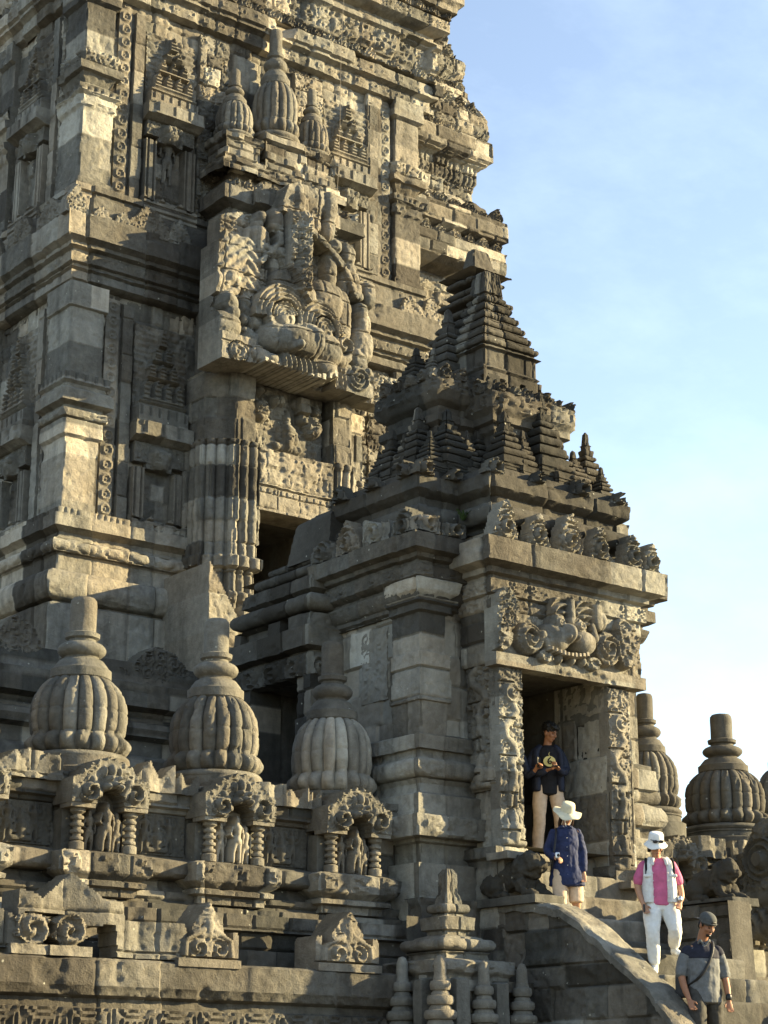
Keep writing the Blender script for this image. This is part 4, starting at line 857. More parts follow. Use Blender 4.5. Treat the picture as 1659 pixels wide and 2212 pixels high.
for i,(px,pt,pb,kw,w) in enumerate(((967,885,1010,dict(y=19.0),.40),(1092,888,1010,dict(y=18.5),.36),(1170,850,1010,dict(y=18.6),.42),(1240,975,1075,dict(y=18.45),.30),(1268,936,1075,dict(y=18.9),.34),(905,880,1035,dict(x=15.75),.42),(848,928,1050,dict(x=15.62),.34),(1035,905,1015,dict(y=19.05),.30),(1130,930,1030,dict(y=18.42),.26),(1010,930,1010,dict(y=18.95),.26),(930,930,1020,dict(x=15.6),.28),(875,935,1040,dict(x=15.6),.26),(820,975,1060,dict(x=15.5),.24),(1205,930,1050,dict(y=18.5),.30),(1300,1010,1090,dict(y=18.6),.24))):
    TU(px,pt,pb,w=w,seed=141+i,**kw)
# core of the roof
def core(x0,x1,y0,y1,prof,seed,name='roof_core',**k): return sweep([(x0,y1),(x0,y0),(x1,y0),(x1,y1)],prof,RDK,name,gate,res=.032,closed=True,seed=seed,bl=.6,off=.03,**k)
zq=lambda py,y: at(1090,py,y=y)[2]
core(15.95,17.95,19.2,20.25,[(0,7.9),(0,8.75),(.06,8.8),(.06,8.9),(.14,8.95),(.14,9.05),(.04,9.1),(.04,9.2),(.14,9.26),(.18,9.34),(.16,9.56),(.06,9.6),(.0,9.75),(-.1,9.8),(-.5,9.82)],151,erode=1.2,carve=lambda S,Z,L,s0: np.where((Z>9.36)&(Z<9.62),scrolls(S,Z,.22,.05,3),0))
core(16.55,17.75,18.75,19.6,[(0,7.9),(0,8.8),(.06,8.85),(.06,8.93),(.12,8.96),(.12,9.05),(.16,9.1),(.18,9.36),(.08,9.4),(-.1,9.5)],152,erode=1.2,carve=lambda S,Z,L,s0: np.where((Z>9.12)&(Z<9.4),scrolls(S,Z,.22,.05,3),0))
# front spire
FS=19.25
def pyr(cx,cy,hw,hd,z0,z1,f1,steps,seed,name,niche=True,f0=1.):
    pr=[(0,z0)]
    H=z1-z0
    if niche: pr+=[(0,z0+.32),(-.06,z0+.34),(-.02,z0+.38),(-.06,z0+.42),(-.06,z0+.66),(.0,z0+.68),(-.06,z0+.72)]; a=.74
    else: a=.0
    n=steps
    for k in range(n):
        t=k/n; o=-.07-(hw-f1)*t; zz=z0+a+(H-a-.35)*k/n; dz=(H-a-.35)/n
        pr+=[(o-.02,zz+.01)]+bulge(zz+.015,zz+dz*.66,o-.01,o+.045,6)+[(o-.04,zz+dz*.70),(o+.0,zz+dz*.73),(o+.0,zz+dz*.86),(o-.06,zz+dz*.9)]
    pr+=[(-(hw-f1),z1-.34),(-(hw-f1)-.03,z1-.02),(-(hw-f1)-.06,z1),(-hw+.02,z1+.01)]
    def nc(S,Z,L,s0):
        return -.07*((Z>z0+.08)&(Z<z0+.24)&(np.mod(S-s0+.1,.38)<.09))-.03*((Z>z0+.42)&(Z<z0+.66)&(np.mod(S-s0,.42)<.025)) if niche else 0*S
    return sweep([(cx-hw,cy+hd),(cx-hw,cy-hd),(cx+hw,cy-hd),(cx+hw,cy+hd)],pr,RDK,name,gate,res=.028,closed=True,seed=seed,bl=.45,off=.02,carve=nc,erode=1.)
p=at(1045,800,y=18.8); q=at(1172,815,y=18.8); cxs=(p[0]+q[0])/2; hws=(q[0]-p[0])/2; zt_=at(1085,590,y=19.15)[2]
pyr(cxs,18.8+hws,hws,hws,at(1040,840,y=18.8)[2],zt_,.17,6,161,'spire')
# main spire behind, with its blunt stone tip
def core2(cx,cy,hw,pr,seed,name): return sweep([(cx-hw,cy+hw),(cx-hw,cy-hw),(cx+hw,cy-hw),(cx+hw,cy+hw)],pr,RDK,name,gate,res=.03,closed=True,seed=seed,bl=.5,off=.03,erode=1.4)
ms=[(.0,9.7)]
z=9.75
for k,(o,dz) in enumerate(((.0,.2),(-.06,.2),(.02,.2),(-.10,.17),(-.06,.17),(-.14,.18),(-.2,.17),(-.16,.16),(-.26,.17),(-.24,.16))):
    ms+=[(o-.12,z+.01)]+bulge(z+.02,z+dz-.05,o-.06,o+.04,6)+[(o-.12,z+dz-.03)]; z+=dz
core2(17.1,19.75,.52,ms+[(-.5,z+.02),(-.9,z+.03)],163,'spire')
zb=z; p=at(1012,612,y=19.95); zt2=at(1030,530,y=19.6)[2]
blk=[(0,zb-.1),(-.02,zb+.1),(-.05,zt2-.05),(-.08,zt2),(-.3,zt2+.02)]
bx=16.82
sweep([(bx+.14,19.95),(bx+.14,19.6),(bx+.62,19.6),(bx+.62,19.95)],[(0,zb-.15),(.0,zb),(-.09,zt2-.03),(-.11,zt2),(-.175,zt2+.01)],RDK,'spire_tip',gate,res=.03,closed=True,seed=164,bl=3,off=0,gr=0)
# smaller stepped ends to the left of the spire
for i,(px,pt,pb,x,w) in enumerate(((970,655,830,16.5,.42),(938,745,850,16.3,.38),(900,800,880,16.1,.32))):
    p=at(px,pb,x=x); q=at(px,pt,y=p[1]); turret(gate,p[0],p[1],9.5,w,max(.8,q[2]-9.6),seed=170+i)
for i,(O,U,w,h) in enumerate((((16.4,18.62,9.36),(1,0),1.5,.2),((15.8,19.06,9.56),(1,0),2.3,.2),((15.8,20.3,9.56),(0,-1),1.25,.24),((16.4,19.55,9.36),(0,-1),.95,.26),((16.45,18.77,9.45),(1,0),1.1,.16),((16.0,19.3,8.1),(1,0),2.2,.2))):
    crest(O,U,w,h,RDK,gate,seed=860+i,p=.28,thin=.07)
# ---- rear side porch
SX=14.72; yr=20.42; yl=22.05; y1=20.75; yd0=21.8; zl=5.52
sp=[(-.2,zl-.02),(.0,zl),(.02,zl+.3),(-.03,zl+.31),(-.03,zl+.34),(.14,zl+.36),(.15,zl+.63),(.05,zl+.66),(.04,zl+.84),(-.1,zl+.86)]
sp+=bulge(zl+.88,zl+1.12,-.1,.1)+[(-.12,zl+1.16),(-.02,zl+1.2),(-.04,zl+1.38),(-.16,zl+1.42)]+bulge(zl+1.46,zl+1.6,-.24,-.14)+[(-.32,zl+1.64)]+bulge(zl+1.66,zl+1.76,-.36,-.28)+[(-.40,zl+1.8),(-.8,zl+1.81)]
sweep([(15.6,yl+.1),(SX,yl+.1),(SX,yr),(GX0+.3,yr)],sp,RDK,'side_porch_roof',gate,res=.03,seed=181,bl=.6,off=.03,erode=1.5,carve=lambda S,Z,L,s0: np.where(Z<zl+.3,spiral(np.mod(S,.5),Z,.25,zl+.12,.2,.06)+scrolls(S,Z,.2,.03,3),0)-.12*((Z>zl+.66)&(Z<zl+.84)&(fbm(S*5,S*0,7,2)>.55)))
mb=MB(); mb.add([[SX-.1,yl+.1,zl+.6],[SX-.1,yr+.1,zl+.6],[GX0+.4,yr+.1,zl+.6],[GX0+.4,yl+.1,zl+.6]],[[0,1,2,3]]); mb.build('roof_slab',RDK,gate,smooth=False)
zb3=zl+1.75; zt3=8.0
gw_=1.0
def gb_(S,T):
    u=(S-gw_/2)/(gw_/2); f=T/(zt3-zb3); 
    return .04-.12*f-.14*ss(.78,1,f),(np.abs(u)<(1-.22*f**1.2)*np.sqrt(np.clip(1-(np.clip(f-.75,0,1)/.27)**2,0,1))),.35
relief((SX+.30,21.38,zb3-.05),(0,-1),gw_,zt3-zb3+.06,gb_,depth=.5,back=True,seed=5).build('gable_block',RDK,gate)
def sj(S,T): return masonry(S,T,186,.35,.5,.04,.03)[0],None,blocks(S,T,186,.35,.5)[0]
relief((SX,yl+.1,2.8),(0,-1),yl+.1-yd0,zl-2.8,sj,res=.03,depth=.5,seed=1).build('side_jamb',DRK,gate)
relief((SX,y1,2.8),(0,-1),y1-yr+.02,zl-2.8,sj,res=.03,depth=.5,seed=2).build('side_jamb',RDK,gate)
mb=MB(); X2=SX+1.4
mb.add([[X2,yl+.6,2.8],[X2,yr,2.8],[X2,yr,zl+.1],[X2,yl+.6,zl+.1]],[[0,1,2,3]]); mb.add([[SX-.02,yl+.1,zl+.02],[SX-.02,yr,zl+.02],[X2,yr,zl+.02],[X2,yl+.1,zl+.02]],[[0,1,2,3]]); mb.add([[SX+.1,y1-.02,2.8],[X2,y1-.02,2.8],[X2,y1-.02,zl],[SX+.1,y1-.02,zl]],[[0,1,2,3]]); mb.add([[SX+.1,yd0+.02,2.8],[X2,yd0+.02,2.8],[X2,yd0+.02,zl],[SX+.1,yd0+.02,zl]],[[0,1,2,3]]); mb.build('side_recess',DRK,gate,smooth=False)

# weeds rooted in the roof joints
WG=plain('weed_green',(.05,.085,.025),.8,.4,20)
def weed(p,label,n=34,h=.22,seed=0):
    rnd=random.Random(seed); V=[];T=[]
    for k in range(n):
        a=rnd.uniform(0,6.28); l=h*rnd.uniform(.4,1); lean=rnd.uniform(.1,.7); w=.012
        for j in range(3):
            t=(j+1)/3; c=np.array(p)+np.array([math.cos(a)*lean*l*t,math.sin(a)*lean*l*t,l*t*(1-.25*lean*t)]); s_=len(V); d=np.array([-math.sin(a),math.cos(a),0])*w*rnd.uniform(.8,2)
            V+=[c-d,c+d,c+np.array([math.cos(a)*.035,math.sin(a)*.035,.03])]; T.append([s_,s_+1,s_+2])
    mb=MB(); mb.add(V,None,.5,F3=T); o=mb.build('weed',WG,None,smooth=False); tag(o,label,'weed','weeds on the gate roof')
weed(at(1000,1128,y=18.45),'tiny green weed growing behind the gate cornice left of the portal',seed=1,h=.16)
weed(at(950,1150,y=19.3),'small weed tuft on the shaded side ledge of the gate roof',seed=2,h=.13)
# ================================================================ TERRACE WITH BALUSTRADE
BY=19.04
terr=thing('terrace_balustrade','stone terrace balustrade left of the gate, with bell finials over small figure niches','balustrade',(10,19,-1.6))
terr2=thing('terrace_balustrade','stone terrace balustrade right of the gate against the sky, with two dark bell finials','balustrade',(21.5,19,-1.6))
# terrace floor
mb=MB(); mb.add([[-5,BY+.1,3.02],[15.2,BY+.1,3.02],[15.2,24,3.02],[-5,24,3.02]],[[0,1,2,3]]); mb.build('terrace_floor',DRK,terr,smooth=False)
mb=MB(); mb.add([[18.9,BY+.1,3.02],[32,BY+.1,3.02],[32,26,3.02],[18.9,26,3.02]],[[0,1,2,3]]); mb.build('terrace_floor',DRK,terr2,smooth=False)
LY=17.95   # plane of the lower cornice
low=[(0,-1.6),(0,.55),(.1,.58),(.1,.66),(.0,.68),(.0,.74),(.05,.76),(.05,1.0),(.0,1.02),(.0,1.1),(.1,1.13),(.14,1.2),(.16,1.22),(.16,1.47),(.1,1.5),(-.55,1.505)]
def frz(S,Z,L,s0):
    u=np.mod(S,.52)-.26; v=Z-1.06; r=np.sqrt((u*.9)**2+(v*1.1)**2); g=.04*(.5+.5*np.cos(2*np.pi*r/.07))*(r<.24)+.025*(np.mod(S,.05)<.025)*(r>.22)
    return np.where((Z>.74)&(Z<1.02),g,0)
sweep([(-2,LY),(14.45,LY),(14.45,17.5)],low,STN,'base_cornice',terr,res=.03,seed=401,bl=.95,off=.05,gr=.03,carve=frz,erode=1.6)
# stepped plinth between the cornice and the balustrade wall
pl=[(.55,1.5),(.55,1.72),(.42,1.74),(.42,1.92),(.5,1.94),(.5,2.12),(.3,2.14),(.3,2.2),(.22,2.22),(.22,2.34),(.1,2.36),(.05,2.42),(.05,2.48),(.2,2.5),(.24,2.54),(.24,2.68),(.1,2.72),(.0,2.74),(.0,3.22),(.05,3.24),(.05,3.28),(.12,3.3),(.12,3.58),(.0,3.6),(-.25,3.61)]
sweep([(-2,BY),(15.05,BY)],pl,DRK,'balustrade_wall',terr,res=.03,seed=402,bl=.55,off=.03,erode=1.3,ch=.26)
sweep([(14.9,BY-.85),(14.9,BY-.1)],[(0,-1.6),(0,2.2)],DRK,'balustrade_wall',terr,res=.05,seed=403,ch=.3)
# relief panels on the wall between the niches
nx=[(at(235,1760,y=18.6)[0]+.02),at(520,1780,y=18.6)[0],at(778,1800,y=18.6)[0]]
sp_=nx[1]-nx[0]; nx=[nx[0]-sp_]+nx
for i,(a,b) in enumerate(((nx[0]+.5,nx[1]-.5),(nx[1]+.5,nx[2]-.5),(nx[2]+.5,nx[3]-.5))):
    w=b-a
    def fn(S,T,w=w,i=i):
        H=scrolls(S,T,.16,.03,i)*.6
        for k,(cx,kd) in enumerate(((w*.25,0),(w*.7,2),(w*.48,1))): H=np.maximum(H,np.where(figure(S,T,cx,.02,.44-.04*k,kd)>0,.02+figure(S,T,cx,.02,.44-.04*k,kd,1.),0))
        return H+.01,None,.25
    relief((a,BY-.01,2.76),(1,0),w,.46,fn,res=.015,depth=.05,seed=i).build('relief_panel',DRK,terr)
# zigzag coping stones
def coping(parent,x,y,z,w,h,seed,kind=0,mat=None):
    def fn(S,T):
        u=(S-w/2)/(w/2); lim=h*(.45+.55*np.abs(np.abs(np.mod(u*1.5+.5,2)-1))) if kind==0 else h*(.9+.2*(fbm(S*4,S*0,seed,2)-.5))
        return .05+.05*np.abs(np.mod(S*4,1)-.5)*2*0+masonry(S,T,seed,.5,.5,.03)[0]+.06*np.abs(np.abs(np.mod(u*1.5+.5,2)-1)),T<lim,.3+.5*hsh(seed,3)
    relief((x-w/2,y,z),(1,0),w,h,fn,res=.02,depth=.22,back=True,seed=seed).build('coping_stone',mat or STN,parent)
for i,(x,w,h) in enumerate(((nx[0]+.75,.6,.3),(nx[1]-.72,.5,.34),(nx[1]+.72,.5,.36),(nx[1]+1.1,.35,.26),(nx[2]+.62,.36,.3),(nx[2]+.95,.5,.22),(nx[3]-.55,.3,.28),(nx[3]+.62,.4,.2))):
    coping(terr,x,BY-.1,3.45,w,h,410+i,i%3==1)
def niche(parent,x,z0=2.5,seed=0,mat=None,lit=True,kind=0):
    """little aedicule: moulded shelf, two turned colonnettes, statue group, lobed arch with guardian mask"""
    mat=mat or STN; y=18.66; W=.33
    sweep([(x-.5,BY),(x-.5,y+.02),(x+.5,y+.02),(x+.5,BY)],[(-.2,z0-.24),(-.05,z0-.22),(-.05,z0-.14),(.03,z0-.12),(.03,z0-.07),(-.02,z0-.05),(.06,z0),(.08,z0+.02),(.08,z0+.22),(.0,z0+.25),(-.3,z0+.26)],mat,'niche_shelf',parent,res=.025,seed=seed,bl=.4,off=.03,gr=.02,erode=1.5,carve=lambda S,Z,L,s0: np.where((Z>z0+.03)&(Z<z0+.2)&(np.mod(S,.4)<.16),foliage(S,Z,.05,.03,seed),0))
    zb=z0+.25; zt=z0+.70
    for sx in (-W,W):
        mb=MB(); pr=[(.02,zb),(.085,zb),(.085,zb+.08),(.05,zb+.10)]
        for k in range(4):
            a=zb+.10+k*.075; pr+=bulge(a,a+.045,.048,.075,5)+[(.045,a+.06)]
        pr+=[(.085,zt-.04),(.085,zt),(.02,zt)]
        lathe(x+sx,y+.08,pr,mb,seg=24,tone=.6,seed=seed+int(sx*10),wob=.004); mb.build('colonnette',mat,parent)
        mb=MB(); rock(mb,(x+sx*1.16,BY-.10,(zb+zt)/2),(.16,.2,zt-zb),0,seed=seed,rough=.006,n=10,tone=.4,rnd=.04); mb.build('niche_jamb',mat,parent)
        mb=MB(); rock(mb,(x+sx,y+.08,zt+.025),(.30,.26,.05),0,seed=seed,rough=.004,n=8,tone=.6,rnd=.05); mb.build('capital',mat,parent)
    def fn(S,T):
        S=S/.78; T=T/.78
        u=(S-.62)/.62; h=.66
        lim=h*np.clip(.32+.68*np.cos(np.clip(u*1.5,-1.57,1.57))**.8,0,1)+.03*np.sin(S*48)
        lim=np.where(np.abs(u)>.72,.42-.25*(np.abs(u)-.72),lim)
        r=np.sqrt((S-.62)**2+(T-.0)**2); hole=(r<.20)
        H=.08+foliage(S,T,.06,.05,seed)
        # mask
        cx=.62
        for (dx,dz,rx,rz,hh) in ((0,.30,.16,.15,.22),(-.1,.24,.08,.07,.27),(.1,.24,.08,.07,.27),(0,.27,.045,.05,.32),(-.07,.36,.05,.06,.27),(.07,.36,.05,.06,.27),(0,.48,.08,.14,.2),(-.12,.46,.05,.12,.18),(.12,.46,.05,.12,.18)):
            H=np.maximum(H,ell(S,T,cx+dx,dz,rx,rz,hh))
        for k in (-1,1):
            H=np.maximum(H,.12+spiral(S,T,cx+k*.36,.16,.16,.10,1.4,k)*(np.sqrt((S-cx-k*.36)**2+(T-.16)**2)<.17))
            H=np.maximum(H,cap(S,T,cx+k*.20,.12,cx+k*.30,.34,.06,.05)+.12*(cap(S,T,cx+k*.20,.12,cx+k*.30,.34,.06,.05)>0))
            H=np.maximum(H,np.where(figure(S,T,cx+k*.54,.03,.34,1)>0,.08+figure(S,T,cx+k*.54,.03,.34,1,1.2),0))
        return H,(T<lim)&(~hole),.5
    relief((x-.484,y+.06,zt+.05),(1,0),.967,.55,fn,res=.015,depth=.36,back=True,seed=seed).build('arch_mask',mat,parent,angle=50)
    def st(S,T):
        H=np.maximum.reduce([np.where(figure(S,T,.27,0,.52,0)>0,.16+figure(S,T,.27,0,.52,0,1.2),0),np.where(figure(S,T,.10,0,.44,0)>0,.08+figure(S,T,.10,0,.44,0,1.),0),np.where(figure(S,T,.44,0,.44,0)>0,.08+figure(S,T,.44,0,.44,0,1.),0)])
        return H,None,(.6 if kind==1 else .45)
    relief((x-.27,BY-.20,zb),(1,0),.54,.6,st,res=.012,depth=.03,seed=seed).build('niche_figures',PAL if kind==1 else mat,parent,angle=50)
for i,x in enumerate(nx): niche(terr,x,2.45,500+i*10,kind=1 if i==2 else 0)
# bell finials standing on the balustrade
FY=19.5
for i,(px,pb,pt,hw,nr) in enumerate(((165,1652,1288,108,20),(460,1692,1335,100,20),(716,1735,1385,90,20))):
    a=at(px,pb,y=FY); b=at(px,pt,y=FY); d=a[0]*FW[0]+a[1]*FW[1]
    finial(terr,a[0],FY,a[2]-.02,b[2],hw/FPX*d*1.0,seed=30+i,nr=18,tones=((.5,.45,.4,.45),(.5,.4,.5,.5),(.35,.8,.35,.3))[i])
    mb=MB(); R=hw/FPX*d; lathe(a[0],FY,[(R*1.15,3.0),(R*1.15,a[2]-.12),(R*1.08,a[2]-.1),(R*1.06,a[2]+.02),(.02,a[2]+.03)],mb,seg=72,tone=.45,seed=i,wob=.01); mb.build('finial_plinth',STN,terr)
a=at(-130,1620,y=FY); b=at(-130,1250,y=FY); finial(terr,a[0],FY,a[2],b[2],.58,seed=37,nr=18)
# ---- right balustrade
pr2=[(.2,-1.6),(.2,2.3),(.3,2.32),(.3,2.5),(.2,2.52),(.24,2.68),(.1,2.72),(.0,2.74),(.0,3.22),(.05,3.24),(.05,3.28),(.12,3.3),(.12,3.58),(.0,3.6),(-.25,3.61)]
sweep([(18.2,BY),(32,BY)],pr2,DRK,'balustrade_wall',terr2,res=.04,seed=420,bl=.6,off=.03,ch=.3,erode=1.5)
for i,(px,pb,pt,hw) in enumerate(((1401,1752,1500,68),(1569,1790,1545,87),(1718,1800,1520,80))):
    a=at(px,pb,y=FY); b=at(px,pt,y=FY); d=a[0]*FW[0]+a[1]*FW[1]; R=hw/FPX*d
    zb_=a[2]
    finial(terr2,a[0],FY,zb_-.08,b[2],R,seed=50+i,nr=20,mat=DRK)
    mb=MB(); lathe(a[0],FY,[(R*1.15,3.0),(R*1.15,zb_-.2),(R*1.02,zb_-.18),(R*1.0,zb_-.06),(.02,zb_-.05)],mb,seg=72,tone=.4,seed=i,wob=.01); mb.build('finial_plinth',DRK,terr2)
niche(terr2,at(1480,1860,y=18.6)[0]-.05,2.35,560,mat=STN)
# moulded stub between gate and balustrade, right side
sweep([(18.45,18.9),(18.45,18.5),(19.0,18.5),(19.0,18.9)],[(0,2.2),(0,2.9),(.1,2.95),(.1,3.3),(0,3.34),(0,3.6),(.14,3.64),(.18,3.72),(.18,3.78),(.14,3.9),(0,3.95),(0,4.1),(.1,4.14),(.1,4.4),(-.1,4.45),(-.1,4.7)],STN,'moulded_stub',terr2,res=.03,seed=422,bl=.5,erode=1.3)
for i,x in enumerate((19.35,20.6,21.3)): coping(terr2,x,BY-.12,3.4,.5,.32,440+i,1)
# pointed plaques on the lower cornice
def plaque(px,pt,pb,w,seed,kind=0):
    b=at(px,pb,y=LY-.05); t=at(px,pt,y=LY-.05); h=t[2]-b[2]+.02
    def fn(S,T):
        u=(S-w/2)/(w/2); v=T/h
        lim=h*np.where(np.abs(u)<.5,1-.85*np.abs(u)**1.15*1.0,np.where(np.abs(u)<.78,.62-.25*np.abs(u-.0)+.0,.60-.3*(np.abs(u)-.7)))
        lim=np.maximum(lim,h*np.where(np.abs(np.abs(u)-.88)<.12,.62-2.0*np.abs(np.abs(u)-.9),0)); lim=np.where(v*0+np.abs(u)<1,np.maximum(lim,.2*h),0)
        H=.10*np.clip(1-np.abs(u)*1.1,0,1)+.02+foliage(S,T,.07,.03,seed)*(np.abs(u)<.8)
        for k in (-1,1):
            H=np.maximum(H,.10+spiral(S,T,w/2+k*w*.16,h*.28,.12,.06,1.3,k)*(np.sqrt((S-w/2-k*w*.16)**2+(T-h*.28)**2)<.12))
            g=cap(S,T,w/2+k*w*.08,h*.56,w/2+k*w*.34,h*.42,.035,.03); H=np.maximum(H,g+.12*(g>0)); g=cap(S,T,w/2+k*w*.34,h*.42,w/2+k*w*.36,h*.18,.03,.04); H=np.maximum(H,g+.11*(g>0))
        g=figure(S,T,w/2,h*.45,h*.42,1); H=np.maximum(H,g*1.1+.12*(g>0)); H=np.maximum(H,.14*((np.abs(S-w/2)<.03)&(v<.4)))
        H=np.where(v<.13,.16,H); H=np.where((v>.13)&(v<.16),.06,H)
        return H,T<lim,.45+.2*hsh(seed,2)
    relief((b[0]-w/2,LY-.0,b[2]-.03),(1,0),w,h,fn,res=.014,depth=.30,back=True,seed=seed).build('pointed_plaque',STN,terr,angle=50)
plaque(442,1945,2085,.82,601); plaque(745,1965,2095,.92,602)
# broken plaque at far left: zigzag stones over two curls
def zig(S,T):
    u=S; lim=np.interp(S,[0,.22,.24,.46,.50,.86,.87,1.25,1.45,1.5,2.2,2.25,2.6],[.50,.38,.66,.60,.58,.86,.86,.58,.60,.42,.42,.30,.26]); lo=np.interp(S,[0,.3,.31,.9,.91,1.35,1.4,2.6],[.05,.05,.4,.4,.28,.34,0,0]); 
    return .12*(1-np.abs(np.mod(S*2.3+.1,2)-1))+masonry(S,T,611,.5,.5,.03)[0],(T<lim)&(T>lo),.5
a=at(0,2060,y=LY); relief((at(-20,2060,y=LY)[0],LY+.0,1.5),(1,0),2.6,.9,zig,res=.02,depth=.3,back=True,seed=6).build('broken_plaque',STN,terr)
for i,px in enumerate((60,142)):
    a=at(px,2062,y=LY-.03)
    def fn(S,T):
        r=np.sqrt((S-.24)**2+(T-.25)**2); return np.where(T<.10,.10,.05+spiral(S,T,.24,.25,.20,.07,1.5,1 if i else -1)+scrolls(S,T,.12,.03,i))+(fbm(S*9,T*9,i,3)-.5)*.05,(T<.10)|(r<.2+.03*np.sin(T*40)),.6
    relief((a[0]-.24,LY-.02,1.5),(1,0),.5,.5,fn,res=.014,depth=.22,back=True,seed=i).build('curl_stone',STN,terr,angle=50)
# ================================================================ CORNER SHRINE (miniature, at the foot of the gate)
mini=thing('miniature_shrine','miniature stone shrine with stacked roof and ringed pinnacles, left of the curved stair wall','shrine',(15.1,17.6,-1.6))
mx,my=at(966,2100,y=17.75)[0]+.02,17.75
ms_=[(.2,-1.6),(.2,1.36),(.16,1.38),(.2,1.42),(.2,1.46),(.22,1.48),(.25,1.5),(.25,1.64),(.04,1.67),(.04,1.72),(.07,1.74)]+bulge(1.76,1.9,.0,.11)+[(-.02,1.92),(-.12,1.95),(-.12,1.99),(-.07,2.01),(-.06,2.15),(-.15,2.17),(-.17,2.2)]+bulge(2.2,2.31,-.18,-.11)+[(-.18,2.33),(-.2,2.41),(-.215,2.43),(-.22,2.66),(-.26,2.72)]
hw=.3
sweep([(mx-hw,my+hw),(mx-hw,my-hw),(mx+hw,my-hw),(mx+hw,my+hw)],ms_,STN,'stacked_roof',mini,res=.026,closed=True,seed=450,bl=.5,off=.02,erode=1.3,carve=lambda S,Z,L,s0: np.where((Z>1.5)&(Z<1.63),foliage(S,Z,.08,.03,3),0))
def pinnacle(x,y,z0,z1,r,seed):
    H=z1-z0; pr=[(.01,z0),(r*.8,z0),(r*.8,z0+H*.28),(r*.95,z0+H*.30),(r*1.05,z0+H*.33),(r*1.05,z0+H*.42),(r*.8,z0+H*.44)]
    for k in range(4):
        a=z0+H*(.45+.1*k); rr=r*(1.02-.15*k); pr+=bulge(a,a+H*.07,rr*.7,rr,6)+[(rr*.66,a+H*.085)]
    pr+=[(r*.34,z0+H*.86),(r*.32,z0+H*.95),(r*.2,z0+H*.99),(.001,z1)]
    mb=MB(); lathe(x,y,pr,mb,seg=28,tone=.35+.4*hsh(seed,2),seed=seed,wob=.006); mb.build('ringed_pinnacle',STN,mini)
fy=17.12; fx=at(951,2130,y=fy)[0]
for i,(x,y,r,zt_) in enumerate(((fx,fy,.165,1.64),(fx,fy+.68,.165,1.66),(fx,fy+1.25,.165,1.58),(fx+.64,fy,.155,1.60),(fx+1.22,fy,.155,1.60))): pinnacle(x,y,.1,zt_+.03,r*1.28,460+i)
for i,(x,y) in enumerate(((fx+.32,fy+.06),(fx+.04,fy+.34),(fx+.92,fy+.06))): 
    mb=MB(); rock(mb,(x,y,1.08),(.2,.16,.7),0,seed=i,rough=.02,n=14,tone=.4,rnd=.5); mb.build('carved_slab',STN,mini)
sweep([(fx-.2,fy+1.7),(fx-.2,fy-.2),(fx+1.42,fy-.2),(fx+1.42,fy+.6)],[(0,-1.6),(0,.1),(.06,.12),(.06,.3),(-.3,.31)],DRK,'base',mini,res=.04,seed=452,ch=.3)
sweep([(fx+.15,fy+1.7),(fx+.15,fy+.16),(fx+1.42,fy+.16),(fx+1.42,fy+.9)],[(0,.2),(0,1.28),(.08,1.3),(.08,1.42),(-.3,1.44)],DRK,'inner_wall',mini,res=.035,seed=453,ch=.3)
# the side walls of the platform between shrine and stairs
plat=thing('platform_wall','dark block stone wall of the temple platform behind the curved stair wall','wall',(16,18,-1.6))
sweep([(14.9,18.6),(14.9,18.35),(16.0,18.35)],[(0,-1.6),(0,2.45)],DRK,'wall',plat,res=.04,seed=470,ch=.34,bl=.55,off=.06)
mb=MB(); mb.add([[14.9,18.35,2.45],[16,18.35,2.45],[16,18.7,2.45],[14.9,18.7,2.45]],[[0,1,2,3]]); mb.build('wall_top',DRK,plat,smooth=False)
